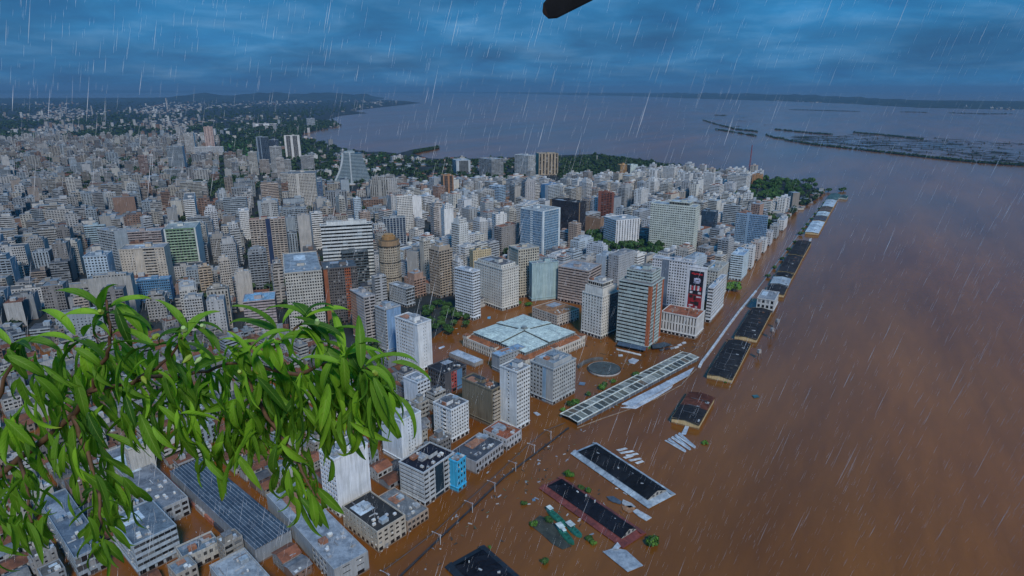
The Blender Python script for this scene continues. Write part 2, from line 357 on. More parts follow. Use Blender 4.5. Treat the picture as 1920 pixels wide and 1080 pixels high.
def flatq(p0, dr, L, z0, z1):
    return np.array([[(p0[0], p0[1], z0), (p0[0] + dr[0] * L, p0[1] + dr[1] * L, z0), (p0[0] + dr[0] * L, p0[1] + dr[1] * L, z1), (p0[0], p0[1], z1)]])
def style(s, k=1.0):
    if s is None or s == 'blank': return None
    d = dict(ST[s]) if isinstance(s, str) else dict(ST[s[0]], **s[1])
    d['bw'] *= k; return d
UNIT = {}
def unit_box(mat):
    if mat not in UNIT: UNIT[mat] = quads_mesh('block', box_q(-.5, .5, -.5, .5, 0, 1, True), M[mat])
    return UNIT[mat]
def unit_cyl(mat):
    if ('c', mat) not in UNIT: UNIT[('c', mat)] = quads_mesh('drum', cyl_q(0, 0, .5, 0, 1, 12), M[mat])
    return UNIT[('c', mat)]
def ubox(name, parent, c, size, color, mat='wall', rotz=0):
    o = obj(name, unit_box(mat), parent, color, c, rotz); o.scale = size; return o
def ucyl(name, parent, c, size, color, mat='wall'):
    o = obj(name, unit_cyl(mat), parent, color, c); o.scale = size; return o
FOOT = []                                     # footprints already taken: corner, u, v, w, d
def obb_hit(P, phi, w_, d_, pad=1.5):
    u = (math.sin(phi), math.cos(phi)); v = (-u[1], u[0])
    cx = P[0] + u[0] * w_ / 2 + v[0] * d_ / 2; cy = P[1] + u[1] * w_ / 2 + v[1] * d_ / 2; r1 = math.hypot(w_, d_) / 2
    for (c2, u2, v2, w2, d2, r2) in FOOT:
        dxx, dyy = c2[0] - cx, c2[1] - cy
        if dxx * dxx + dyy * dyy > (r1 + r2 + pad) ** 2: continue
        sepd = False
        for ax in (u, v, u2, v2):
            dist = abs(dxx * ax[0] + dyy * ax[1])
            e1 = abs(u[0] * ax[0] + u[1] * ax[1]) * w_ / 2 + abs(v[0] * ax[0] + v[1] * ax[1]) * d_ / 2
            e2 = abs(u2[0] * ax[0] + u2[1] * ax[1]) * w2 / 2 + abs(v2[0] * ax[0] + v2[1] * ax[1]) * d2 / 2
            if dist > e1 + e2 + pad: sepd = True; break
        if not sepd: return True
    return False
def take(P, phi, w_, d_):
    u = (math.sin(phi), math.cos(phi)); v = (-u[1], u[0])
    FOOT.append(((P[0] + u[0] * w_ / 2 + v[0] * d_ / 2, P[1] + u[1] * w_ / 2 + v[1] * d_ / 2), u, v, w_, d_, math.hypot(w_, d_) / 2))
def shell(w_, d_, z0, z1, SL, SR, k, W, P, S, seg, parapet=.9, ground=4.0, x0=0, y0=0):
    """walls of one block in local axes: x along the right-hand street front, y along the left-hand one"""
    zt = z1 - parapet - .3; zg = z0 + ground if z0 < 1 and z1 - z0 > 9 else z0
    for st, p0, dr, nrm, L in ((SR, (x0, y0), (1, 0), (0, -1), w_), (SL, (x0, y0 + d_), (0, -1), (-1, 0), d_)):
        parts = st if isinstance(st, list) else [(0, 1, st, None)]
        for (f0, f1, s_, c_) in parts:
            pp = (p0[0] + dr[0] * L * f0, p0[1] + dr[1] * L * f0); LL = L * (f1 - f0)
            tgt = W if c_ is None else seg.setdefault(c_, [])
            s = style(s_, k)
            if s is None: tgt.append(flatq(pp, dr, LL, z0, z1)); continue
            if zg > z0:
                gs = dict(ST['shop']); cells(pp, dr, nrm, LL, z0, zg, gs, tgt, P, [])
            cells(pp, dr, nrm, LL, zg, zt, s, tgt, P, S)
            tgt.append(flatq(pp, dr, LL, zt, z1))
    W.append(flatq((x0 + w_, y0), (0, 1), d_, z0, z1)); W.append(flatq((x0 + w_, y0 + d_), (-1, 0), w_, z0, z1))
    t = .35; zr = z1 - parapet; a, b, c, d = x0, x0 + w_, y0, y0 + d_
    ring = [[(a, c, z1), (b, c, z1), (b - t, c + t, z1), (a + t, c + t, z1)], [(b, c, z1), (b, d, z1), (b - t, d - t, z1), (b - t, c + t, z1)],
            [(b, d, z1), (a, d, z1), (a + t, d - t, z1), (b - t, d - t, z1)], [(a, d, z1), (a, c, z1), (a + t, c + t, z1), (a + t, d - t, z1)]]
    a, b, c, d = a + t, b - t, c + t, d - t
    ring += [[(a, d, zr), (b, d, zr), (b, d, z1), (a, d, z1)], [(b, d, zr), (b, c, zr), (b, c, z1), (b, d, z1)], [(b, c, zr), (a, c, zr), (a, c, z1), (b, c, z1)], [(a, c, zr), (a, d, zr), (a, d, z1), (a, c, z1)]]
    W.append(np.array(ring)); return [[(a, c, zr), (b, c, zr), (b, d, zr), (a, d, zr)]], zr
def slab_q(S):
    out = []
    for (p0, dr, nrm, s0, s1, z, dp) in S:
        a = (p0[0] + dr[0] * s0, p0[1] + dr[1] * s0); b = (p0[0] + dr[0] * s1, p0[1] + dr[1] * s1)
        A = (a[0] + nrm[0] * dp, a[1] + nrm[1] * dp); B = (b[0] + nrm[0] * dp, b[1] + nrm[1] * dp)
        z1 = z + 1.05; zb = z - .12
        out.append([[(*A, zb), (*B, zb), (*B, z1), (*A, z1)], [(*a, zb), (*A, zb), (*A, z1), (*a, z1)], [(*B, zb), (*b, zb), (*b, z1), (*B, z1)],
                    [(*a, zb), (*b, zb), (*B, zb), (*A, zb)], [(*a, z1), (*A, z1), (*B, z1), (*b, z1)]])
    return out
WINDOW = {}
def build_at(P0, phi, w_, d_, h, wall, SL, SR, roofc, name='building', near_=False, lift=True, blocks=(), glass=(1, 1, 1), slabc=None, clutter=2, seed=0, tank=True, parapet=.9, ground=4.0, z0=0, pane='pane', trim=False):
    r = random.Random(seed * 7 + int(P0[0] * 3) + int(P0[1]))
    root = empty(name, (P0[0], P0[1], 0), math.pi / 2 - phi); u = (math.sin(phi), math.cos(phi))
    take(P0, phi, w_, d_)
    dist = math.hypot(P0[0], P0[1]); k = 1.0
    while F_PX / dist * 2.6 * k < 2.6: k *= 1.35
    W, P, S, seg = [], [], [], {}
    Rf, zr = shell(w_, d_, z0, h, SL, SR, k, W, P, S, seg, parapet, ground)
    tops = [(0, w_, 0, d_, zr)]
    for (bx0, bx1, by0, by1, bz, bl, br) in blocks:          # further tiers standing on the first
        R2, z2 = shell((bx1 - bx0), (by1 - by0), zr, bz, bl, br, k, W, P, S, seg, .6, 0, bx0, by0); Rf += R2; tops.append((bx0, bx1, by0, by1, z2))
    obj('wall', quads_mesh('wall', np.concatenate(W), M['wall']), root, wall)
    for c_, arr in seg.items(): obj('facade_panel', quads_mesh('facade_panel', np.concatenate(arr), M['wall']), root, c_)
    if S:
        if near_:
            for q in slab_q(S): obj('balcony', quads_mesh('balcony', q, M['wall']), root, slabc or wall)
        else: obj('balconies', quads_mesh('balconies', np.array([f for q in slab_q(S) for f in q]), M['wall']), root, slabc or wall, kind='stuff')
    if P:
        P = np.concatenate(P)
        if near_ and len(P) <= 300:
            for q in P:
                c = q.mean(0); a = q[1] - q[0]; L_ = float(np.linalg.norm(a)); H_ = float(q[2][2] - q[1][2]); key = (round(L_, 2), round(H_, 2), pane)
                if key not in WINDOW: WINDOW[key] = quads_mesh('window', [[(-L_ / 2, 0, -H_ / 2), (L_ / 2, 0, -H_ / 2), (L_ / 2, 0, H_ / 2), (-L_ / 2, 0, H_ / 2)]], M[pane])
                obj('window', WINDOW[key], root, glass, c, math.atan2(a[1], a[0]))
        else: obj('windows', quads_mesh('windows', P, M[pane]), root, glass, kind='stuff')
    obj('roof', quads_mesh('roof', Rf, M['roof']), root, roofc)
    if trim and h > 15:                                        # projecting cornice and a ledge over the ground floor
        for nm, za, zb, pr in (('cornice', h - 1.0, h + .12, .45), ('ledge', ground - .35, ground + .05, .7)):
            q = []
            for (p0, dr, nrm, L) in (((-pr, 0), (1, 0), (0, -1), w_ + pr), ((0, d_), (0, -1), (-1, 0), d_)):
                a_ = p0; b_ = (p0[0] + dr[0] * L, p0[1] + dr[1] * L); A_ = (a_[0] + nrm[0] * pr, a_[1] + nrm[1] * pr); B_ = (b_[0] + nrm[0] * pr, b_[1] + nrm[1] * pr)
                q += [[(*A_, za), (*B_, za), (*B_, zb), (*A_, zb)], [(*a_, za), (*b_, za), (*B_, za), (*A_, za)], [(*A_, zb), (*B_, zb), (*b_, zb), (*a_, zb)], [(*b_, za), (*b_, zb), (*B_, zb), (*B_, za)], [(*a_, za), (*A_, za), (*A_, zb), (*a_, zb)]]
            obj(nm, quads_mesh(nm, q, M['wall']), root, wall)
    bx0, bx1, by0, by1, zt = tops[-1]
    bw, bd = bx1 - bx0, by1 - by0
    if lift:
        lw, ld, lh = min(7, bw * r.uniform(.28, .45)), min(7, bd * r.uniform(.28, .5)), r.uniform(2.6, 4.2)
        lx, ly = bx0 + bw * r.uniform(.35, .65), by0 + bd * r.uniform(.35, .65)
        lo = ubox('lift_house', root, (lx, ly, zt), (lw, ld, lh), wall); ubox('lift_house_roof', lo, (0, 0, 1.0), (1.08, 1.08, .12), roofc, 'roof')
        if tank: ucyl('water_tank', root, (lx + lw * .5 + 1.4, ly - .5, zt), (1.9, 1.9, 1.7), (.35, .42, .5), 'sheet')
    for i in range(clutter):
        s = r.uniform(.9, 2.0); ubox('air_unit', root, (bx0 + bw * r.uniform(.12, .88), by0 + bd * r.uniform(.1, .3), zt), (s, s * r.uniform(.6, 1.5), r.uniform(.7, 1.4)), r.choice([(.5, .52, .55), (.3, .32, .35), (.6, .6, .58)]), 'sheet')
    if near_ and len(P):
        for q in r.sample(list(P), min(18, len(P) // 7)):
            c = q.mean(0); a = (q[1] - q[0]) / np.linalg.norm(q[1] - q[0]); ubox('air_unit', root, (c[0] + a[1] * .55, c[1] - a[0] * .55, q[0][2] - .55), (.9, .5, .5), (.55, .55, .54), 'sheet', math.atan2(a[1], a[0]))
    if trim:
        for i in range(2): ucyl('aerial', root, (bx0 + bw * r.uniform(.2, .8), by0 + bd * r.uniform(.2, .8), zt), (.16, .16, r.uniform(4, 9)), (.4, .4, .42), 'sheet')
    if near_:
        for i in range(8):
            k_ = r.random(); px_, py_ = bx0 + bw * r.uniform(.1, .9), by0 + bd * r.uniform(.1, .9)
            if k_ < .4: ubox('vent_box', root, (px_, py_, zt), (r.uniform(.5, 1.2), r.uniform(.5, 1.2), r.uniform(.5, 1.3)), r.choice([(.5, .5, .5), (.25, .25, .26), (.36, .34, .3)]), 'sheet')
            elif k_ < .7: ubox('duct', root, (px_, py_, zt), (r.uniform(2.5, min(8, bw * .4)), .4, .45), r.choice([(.42, .44, .46), (.2, .2, .22)]), 'sheet', r.choice([0, 1.5708]))
            else: ubox('shed_roof', root, (px_, py_, zt), (min(4.5, bw * .22), min(3.5, bd * .2), r.uniform(1.6, 2.4)), r.choice([(.34, .36, .38), (.26, .12, .07), (.30, .36, .42)]), 'sheet')
    if clutter > 2 and bw > 6:                                  # a patch of corrugated sheet laid over part of the flat roof
        ubox('roof_sheet', root, (bx0 + bw * r.uniform(.3, .7), by0 + bd * r.uniform(.68, .78), zt + .05), (bw * r.uniform(.3, .55), bd * r.uniform(.2, .35), .18), r.choice([(.42, .5, .58), (.25, .28, .33), (.3, .14, .08)]), 'sheet')
    return root
def solve(P0, dirv, h, px_t, hi=260.):
    """how far to go from P0 along dirv until the roof corner stands over photo column px_t"""
    f = lambda s: proj(P0[0] + dirv[0] * s, P0[1] + dirv[1] * s, h)[0] - px_t
    lo = .5; a = f(lo)
    if a * f(hi) > 0: return None
    for _ in range(50):
        m_ = (lo + hi) / 2
        if a * f(m_) <= 0: hi = m_
        else: lo = m_; a = f(lo)
    return (lo + hi) / 2
LANDMARKS = []
def survey(x, base, top, xl, xr, phi, d=None, w_=None):
    P0 = G(x, base); h = height(x, base, top); p = R(phi); u = (math.sin(p), math.cos(p)); v = (-u[1], u[0])
    w_ = w_ or solve(P0, u, h, xr) or 12.; d = d or solve(P0, v, h, xl) or 12.
    return P0, p, min(w_, 130), min(d, 130), h
def bld(name, label, x, base, top, xl, xr, phi, wall, SL, SR, roofc=(.16, .17, .18), cat='building', d=None, w_=None, short=None, **kw):
    P0, p, w_, d, h = survey(x, base, top, xl, xr, phi, d, w_)
    if kw.get('blocks'): kw['blocks'] = [(b[0] * w_, b[1] * w_, b[2] * d, b[3] * d, h + b[4], b[5], b[6]) for b in kw['blocks']]
    kw.setdefault('trim', P0[1] < 760)
    o = build_at(P0, p, w_, d, h, wall, SL, SR, roofc, name, **kw); tag(o, label, cat)
    if short: LANDMARKS.append((short, P0[0], P0[1], proj(P0[0], P0[1], h / 2)))
    o['h'] = h; del o['h']
    return o, (P0, p, w_, d, h)

# ------------------------------------------------------------------ buildings one can single out in the photograph
WH, CR, GY, BG, PK = (.70, .71, .72), (.56, .53, .47), (.40, .42, .44), (.50, .43, .34), (.48, .36, .32)
BW_, DK, LB = (.50, .60, .70), (.06, .07, .09), (.30, .42, .56)
# --- flooded quarter by the quay, nearest first
bld('office_building', 'cream four-storey corner house with burnt black roof beside the flooded avenue', 710, 1037, 997, 641, 760, 42, (0.50, 0.45, 0.38), 'small', ('grid', dict(bw=3.6)), (0.03, 0.03, 0.03), near_=True, lift=False, clutter=6, short='burnt-roofed corner house')
bld('apartment_tower', 'tall white slab with blank right wall above the burnt-roofed corner house', 637, 972, 861, 597, 689, 41, (0.70, 0.73, 0.78), ('dense', dict(fh=3.3, bw=2.6)), 'blank', (0.30, 0.33, 0.36), near_=True, clutter=5, short='tall blank-walled white slab')
bld('office_building', 'striped grey office block with black roof and navy strip beside the avenue', 797, 952, 886, 748, 851, 36, (0.46, 0.49, 0.52),
    ('heavy', dict(fh=2.6, bw=9)), [(0, .36, 'balc2', None), (.36, .64, 'blank', (0.01, 0.03, 0.05)), (.64, 1, 'balc2', None)], (0.01, 0.01, 0.02), near_=True, clutter=5, short='striped block with the navy strip')
bld('shop_building', 'narrow bright cyan building squeezed against the striped office block', 859, 925, 866, 842, 873, 34, (0.05, 0.42, 0.72), 'blank', ('grid', dict(bw=3, fh=4)), (0.10, 0.25, 0.40), near_=True, lift=False, clutter=2)
bld('apartment_tower', 'white tower with blank left wall and a right wall of small slit windows', 756, 872, 789, 713, 789, 40, (0.67, 0.72, 0.78), 'blank', [(0, .3, 'blank', None), (.3, .72, ('small', dict(fh=2.6, bw=2.4)), None), (.72, 1, 'blank', None)], (0.30, 0.33, 0.36), near_=True, clutter=5, short='slit-windowed white tower')
bld('apartment_tower', 'pale twin-bodied apartment tower with a dark balcony slot down its middle', 848, 832, 768, 812, 878, 40, (0.67, 0.70, 0.73), [(0, .5, ('small', dict(bw=2.8)), None), (.5, .72, 'balc2', None), (.72, 1, ('small', dict(bw=3)), None)], ('grid', dict(fh=2.9, bw=2.6)), (0.12, 0.13, 0.15), near_=True, clutter=4, short='twin-bodied pale tower')
bld('apartment_tower', 'brown stained tower with blank left wall and balconies on its right', 923, 803, 731, 866, 943, 41, (0.20, 0.17, 0.12), 'blank', ('balc2', dict(fh=3.1, slab=1.2)), (0.05, 0.06, 0.07), near_=True, clutter=6, slabc=(0.42, 0.38, 0.33), short='brown stained balcony tower')
bld('apartment_tower', 'tall white tower with one column of small windows beside the brown balcony tower', 969, 810, 697, 937, 994, 42, (0.67, 0.70, 0.72), [(0, .42, 'blank', None), (.42, .6, ('small', dict(bw=2.4, ms=.25)), None), (.6, 1, 'blank', None)], ('dense', dict(fh=3.1, bw=2.4)), (0.20, 0.22, 0.25), near_=True, clutter=5, short='white tower by the brown balcony tower')
bld('office_building', 'broad grey eight-storey block with pale blue stripe facing the market square', 1036, 761, 692, 994, 1080, 43, (0.42, 0.44, 0.45), [(0, .55, 'grid', None), (.55, .7, 'blank', (0.28, 0.42, 0.56)), (.7, 1, 'blank', None)], ('grid', dict(bw=2.6)), (0.20, 0.25, 0.30), near_=True, clutter=6, blocks=[(.12, .9, .1, .9, 3.0, 'blank', 'blank')], short='broad grey block by the market square')
bld('apartment_tower', 'white block with blank left wall and broad windows on its right, beside foliage tip', 785, 770, 717, 756, 806, 40, (0.65, 0.70, 0.77), 'blank', ('grid', dict(bw=3.4, ms=.1)), (0.25, 0.28, 0.32), near_=True, clutter=4)
bld('apartment_tower', 'bright white tower with columns of small windows left of the flooded square', 787, 700, 608, 740, 808, 41, (0.72, 0.75, 0.78), [(0, .25, ('small', dict(bw=4)), None), (.25, .5, 'dense', None), (.5, .8, ('grid', dict(bw=2)), None), (.8, 1, 'blank', None)], [(0, .35, 'blank', None), (.35, .65, ('small', dict(bw=3, ms=.38)), None), (.65, 1, 'blank', None)], (0.30, 0.32, 0.35), clutter=4, short='bright white tower left of the square')
bld('apartment_tower', 'grey gridded tower whose right wall is painted plain light blue', 726, 664, 580, 702, 751, 44, (0.40, 0.42, 0.44), 'dense', [(0, .12, 'dense', None), (.12, 1, 'blank', (0.22, 0.36, 0.56))], (0.30, 0.36, 0.42), clutter=4, short='light blue painted tower')
bld('apartment_tower', 'grey and terracotta tower with dark balconies on its right-hand wall', 689, 652, 557, 656, 703, 52, (0.42, 0.40, 0.40), [(0, .45, 'dense', (0.40, 0.24, 0.17)), (.45, 1, 'dense', None)], 'balc2', (0.32, 0.33, 0.35), clutter=4)
bld('apartment_tower', 'broad off-white tower with a fine square window grid above the leaves', 547, 632, 512, 531, 602, 70, (0.48, 0.47, 0.44), 'dense', ('dense', dict(bw=2.5, ms=.2)), (0.25, 0.30, 0.35), clutter=4, short='broad square-gridded tower')
bld('apartment_tower', 'dark charcoal gridded tower with a rust-red left edge', 616, 610, 504, 602, 669, 70, (0.13, 0.12, 0.12), ('small', dict(bw=8)), [(0, .12, 'blank', (0.28, 0.10, 0.05)), (.12, .62, 'dense', None), (.62, .8, 'dense', (0.30, 0.09, 0.04)), (.8, 1, 'dense', None)], (0.08, 0.10, 0.12), clutter=4, short='charcoal and rust-red tower')
bld('office_building', 'low pink-grey block under a blue striped sheet roof behind the leaves', 464, 632, 566, 459, 515, 72, (0.38, 0.33, 0.34), 'band', ('heavy', dict(fh=3)), (0.22, 0.40, 0.58), clutter=1, short='blue-roofed pink-grey block')
# --- left middle of the city
bld('office_building', 'white and black banded office slab with broad white top storey', 612, 545, 423, 607, 697, 74, (0.60, 0.64, 0.66), 'heavy', ('heavy', dict(fh=4.2, mb=.46, bw=6)), (0.12, 0.15, 0.18), clutter=6, glass=(0.58, 0.70, 0.78), blocks=[(.12, .9, .2, .8, 3.5, 'blank', 'blank')], short='black-banded office slab')
bld('office_building', 'small pale block with blank square wall in front of the banded slab', 637, 530, 472, 614, 644, 30, (0.58, 0.64, 0.72), 'blank', 'band', (0.35, 0.40, 0.46), clutter=2)
bld('office_building', 'dark glass low tower in front of the banded office slab', 648, 548, 474, 645, 690, 70, (0.10, 0.13, 0.15), 'dark', ('band', dict(mb=.3)), (0.10, 0.13, 0.16), clutter=3)
bld('apartment_tower', 'brown balcony-striped tower with grey end wall and navy central strip', 480, 520, 412, 466, 534, 74, (0.40, 0.34, 0.30), 'blank', [(0, .45, ('balc', dict(slab=.6)), None), (.45, .58, 'blank', (0.02, 0.04, 0.10)), (.58, 1, ('balc', dict(slab=.6)), None)], (0.22, 0.08, 0.06), clutter=3, slabc=(0.46, 0.40, 0.35), short='brown navy-striped tower')
bld('apartment_tower', 'green balcony tower with white corner frames', 322, 522, 430, 318, 366, 72, (0.58, 0.61, 0.60), 'blank', [(0, .05, 'blank', None), (.05, .95, ('balc', dict(fh=3.6, slab=.7)), (0.13, 0.22, 0.13)), (.95, 1, 'blank', None)], (0.30, 0.34, 0.34), clutter=2, slabc=(0.34, 0.46, 0.34), short='green balcony tower')
bld('apartment_tower', 'wide grey banded tower with pale right edge, left of pinkish tower', 232, 530, 434, 181, 237, 28, (0.36, 0.40, 0.43), ('band', dict(bw=5)), 'blank', (0.20, 0.22, 0.25), clutter=3, short='wide grey banded tower')
bld('apartment_tower', 'pinkish brown banded tower standing behind the beige triple tower', 240, 500, 436, 237, 301, 74, (0.36, 0.31, 0.31), 'blank', ('band', dict(bw=4)), (0.28, 0.30, 0.32), clutter=2)
bld('apartment_tower', 'beige triple-bodied tower with blank centre strip', 238, 548, 468, 235, 307, 75, (0.48, 0.43, 0.37), 'blank', [(0, .32, 'small', None), (.32, .52, 'blank', None), (.52, .78, 'band', None), (.78, 1, 'small', None)], (0.28, 0.30, 0.33), clutter=3, short='beige triple-bodied tower')
bld('apartment_tower', 'slim pale blue tower at the far left above the leaves', 172, 558, 481, 168, 199, 74, (0.40, 0.50, 0.60), 'small', ('grid', dict(bw=3.4)), (0.20, 0.24, 0.28), clutter=2, short='slim pale blue tower')
bld('office_building', 'squat weathered bright blue building above the leaves', 264, 570, 526, 261, 317, 74, (0.10, 0.24, 0.42), 'small', ('dense', dict(fh=3)), (0.20, 0.30, 0.40), clutter=4, short='squat bright blue building')
bld('apartment_tower', 'white rounded-balcony tower in the left middle of the city', 352, 430, 375, 346, 364, 65, WH, 'small', 'band', clutter=1)
bld('apartment_tower', 'pale teal tower left of the wide grey banded tower', 166, 470, 424, 158, 196, 68, (0.34, 0.46, 0.54), 'small', ('band', dict(bw=4)), (0.15, 0.30, 0.40), clutter=2)
bld('apartment_tower', 'light beige tower cluster with many floors right of dark glass towers', 545, 392, 326, 541, 591, 75, (0.50, 0.48, 0.45), 'grid', [(0, .3, 'dense', None), (.3, .4, 'blank', None), (.4, 1, 'dense', None)], clutter=2, short='light beige tower cluster')
bld('apartment_tower', 'pinkish beige stepped tower on the left of light beige cluster', 495, 400, 346, 487, 521, 55, (0.46, 0.38, 0.33), 'small', 'band', clutter=1)
bld('apartment_tower', 'slim tower with deep blue windows beside light beige cluster', 592, 380, 340, 590, 602, 75, (0.45, 0.50, 0.55), 'blank', 'glass', clutter=0, glass=(.8, 1.5, 3), pane='curtain')
bld('office_building', 'white gridded tower with plain white right wing, centre left', 747, 440, 368, 742, 773, 70, (0.67, 0.67, 0.66), 'small', ('dense', dict(bw=2.8)), clutter=2, short='white gridded centre-left tower')
bld('apartment_tower', 'plain white windowless block adjoining the white gridded tower', 775, 420, 368, 772, 790, 70, (0.70, 0.71, 0.73), 'blank', 'blank', clutter=1)
bld('office_building', 'dark blue glass block with white vertical fins, left of beige domed tower', 722, 470, 409, 719, 760, 72, (0.34, 0.38, 0.42), 'glass', ('fins', dict(bw=5, ms=.12)), (0.15, 0.18, 0.20), clutter=2, glass=(.5, .8, 1.4), pane='curtain')
bld('apartment_tower', 'beige corner tower with rounded brown balconies right of domed tower', 826, 560, 470, 804, 848, 45, (0.42, 0.35, 0.28), 'band', ('balc', dict(slab=.9)), (0.30, 0.33, 0.36), clutter=3, blocks=[(.1, .9, .1, .9, 4, 'blank', 'blank')], short='beige rounded-balcony corner tower')
bld('apartment_tower', 'plain grey end-wall slab left of the beige corner tower', 785, 535, 472, 762, 800, 25, (0.40, 0.40, 0.40), 'blank', 'dense', clutter=2)
bld('apartment_tower', 'slim cream tower between the grey slab and the beige corner tower', 798, 540, 452, 786, 806, 45, (0.50, 0.47, 0.42), 'blank', 'grid', clutter=2)
bld('office_building', 'grey-blue block with orange rooftop patch in the left centre', 763, 578, 541, 729, 777, 42, (0.42, 0.46, 0.50), 'grid', 'dark', (0.20, 0.22, 0.24), clutter=4)
# --- centre around the square
bld('apartment_tower', 'white and blue banded tower with stepped base beside the square trees', 888, 602, 510, 852, 900, 40, (0.67, 0.72, 0.78), ('band', dict(fh=3.1)), ('band', dict(fh=3.1)), (0.30, 0.34, 0.40), clutter=3, short='white-blue banded tower')
bld('office_building', 'large white palace-like corner block with regular small windows at flooded street', 942, 584, 505, 889, 973, 47, (0.66, 0.65, 0.61), ('grid', dict(bw=3.0, ms=.27)), ('grid', dict(bw=3.0, ms=.27)), (0.12, 0.12, 0.13), clutter=5, blocks=[(.08, .92, .08, .92, 3.4, 'small', 'small')], short='large white corner block')
bld('office_building', 'cream tower with deep square windows behind the large white corner block', 972, 560, 468, 954, 1011, 60, (0.50, 0.47, 0.40), ('grid', dict(bw=2.6)), ('grid', dict(bw=3.2, ms=.2, mb=.2)), (0.35, 0.35, 0.34), clutter=4, short='cream deep-windowed tower')
bld('office_building', 'pale yellow narrow block behind the large white corner block', 888, 530, 470, 880, 921, 62, (0.52, 0.43, 0.28), 'small', 'small', clutter=2)
bld('office_building', 'building wrapped in pale teal scaffold netting beside the pink banded block', 997, 566, 494, 992, 1047, 72, (0.34, 0.47, 0.50), 'blank', [(k / 5, (k + 1) / 5, 'blank', ((0.34, 0.47, 0.50), (0.32, 0.45, 0.49), (0.36, 0.49, 0.52), (0.33, 0.46, 0.51), (0.35, 0.48, 0.50))[k]) for k in range(5)], (0.20, 0.24, 0.28), clutter=5, short='teal-netted building')
bld('office_building', 'pinkish brown banded office block facing the low brown-roofed building', 1100, 575, 508, 1047, 1128, 33, (0.44, 0.36, 0.33), ('heavy', dict(fh=3.2, mb=.5, bw=4)), ('heavy', dict(fh=3.4, mb=.4)), (0.28, 0.30, 0.33), clutter=6, short='pinkish banded office block')
bld('office_building', 'low cream three-storey building with flat rusty brown roof by the square', 1044, 614, 592, 998, 1086, 48, (0.50, 0.46, 0.42), ('grid', dict(bw=3.6)), ('grid', dict(bw=3.6)), (0.30, 0.15, 0.07), lift=False, clutter=7, parapet=.5, short='low rusty-roofed building')
bld('office_building', 'ornate white old tower with stepped crown beside the flooded market', 1126, 637, 556, 1092, 1160, 44, (0.67, 0.66, 0.63), ('grid', dict(bw=3.4, ms=.28)), [(0, .45, ('grid', dict(bw=3.4, ms=.28)), None), (.45, 1, 'grid', (0.16, 0.16, 0.17))], (0.30, 0.31, 0.33), near_=True, clutter=2, blocks=[(.08, .95, .06, .94, 7, 'blank', 'blank'), (.16, .8, .14, .86, 12, 'dark', 'dark')], short='stepped white old tower')
bld('office_building', 'pale green striped tower with red brick end piers by the canopy', 1214, 657, 535, 1161, 1246, 34, (0.44, 0.52, 0.52), [(0, .9, ('heavy', dict(fh=3.5, mb=.5, bw=4)), None), (.9, 1, 'blank', (0.40, 0.12, 0.05))], [(0, .08, 'blank', (0.40, 0.12, 0.05)), (.08, .35, 'dark', None), (.35, .45, 'blank', (0.40, 0.12, 0.05)), (.45, .85, 'band', None), (.85, 1, 'blank', (0.40, 0.12, 0.05))],
    (0.20, 0.20, 0.20), near_=True, clutter=3, glass=(.8, 1, 1), blocks=[(.3, .98, .12, .9, 9, 'band', 'band')], short='red-piered striped tower')
bld('office_building', 'white slab tower split by a dark grey vertical strip, behind the striped tower', 1292, 584, 492, 1224, 1297, 30, (0.65, 0.67, 0.72), [(0, .24, ('grid', dict(bw=3)), None), (.24, .42, 'blank', (0.16, 0.20, 0.26)), (.42, 1, ('grid', dict(bw=3)), None)], 'grid', (0.28, 0.30, 0.34), clutter=5, short='split white slab tower')
PO, PI = bld('office_building', 'white tower carrying a tall black and red poster on its left wall', 1315, 612, 503, 1291, 1327, 31, (0.70, 0.72, 0.77), 'blank', ('small', dict(bw=3)), (0.30, 0.36, 0.42), clutter=2, short='poster tower')
bld('office_building', 'low white pillared podium building with red-brown roof under the poster tower', 1303, 637, 596, 1240, 1322, 33, (0.67, 0.67, 0.67), ('fins', dict(fh=9, bw=3.2, ms=.30)), ('fins', dict(fh=9, bw=3.2, ms=.30)), (0.30, 0.10, 0.05), lift=False, clutter=4, near_=True, short='white pillared podium')
bld('office_building', 'white band-windowed block beside the poster tower along the flooded avenue', 1331, 606, 540, 1328, 1362, 31, (0.63, 0.66, 0.70), 'band', ('band', dict(fh=4, bw=4)), (0.35, 0.42, 0.50), clutter=3)
bld('office_building', 'cream curved-front block behind the poster tower near a round tree', 1340, 570, 508, 1322, 1367, 33, (0.50, 0.50, 0.47), ('grid', dict(bw=3)), 'grid', (0.32, 0.32, 0.30), clutter=3)
bld('office_building', 'white and sky blue banded corner block along the flooded avenue', 1389, 528, 479, 1371, 1406, 31, (0.58, 0.70, 0.78), ('band', dict(fh=3)), ('band', dict(fh=3)), (0.28, 0.40, 0.55), clutter=3, short='white and sky blue corner block')
for k, (x, b, t, xl, xr, c) in enumerate([(1408, 506, 464, 1396, 1418, WH), (1421, 490, 455, 1408, 1430, (0.50, 0.42, 0.38)), (1432, 476, 450, 1421, 1440, WH), (1443, 462, 436, 1433, 1451, (0.58, 0.60, 0.64)), (1455, 449, 424, 1444, 1463, GY), (1468, 434, 413, 1458, 1478, WH)]):
    bld('apartment_building', ['white', 'dull pink', 'second white', 'pale grey', 'darker grey', 'low white'][k] + ' street-front block in the row along the flooded avenue beyond the sky blue corner', x, b, t, xl, xr, 31, c, 'grid', ('grid', dict(bw=3)), (0.30, 0.33, 0.36), clutter=1)
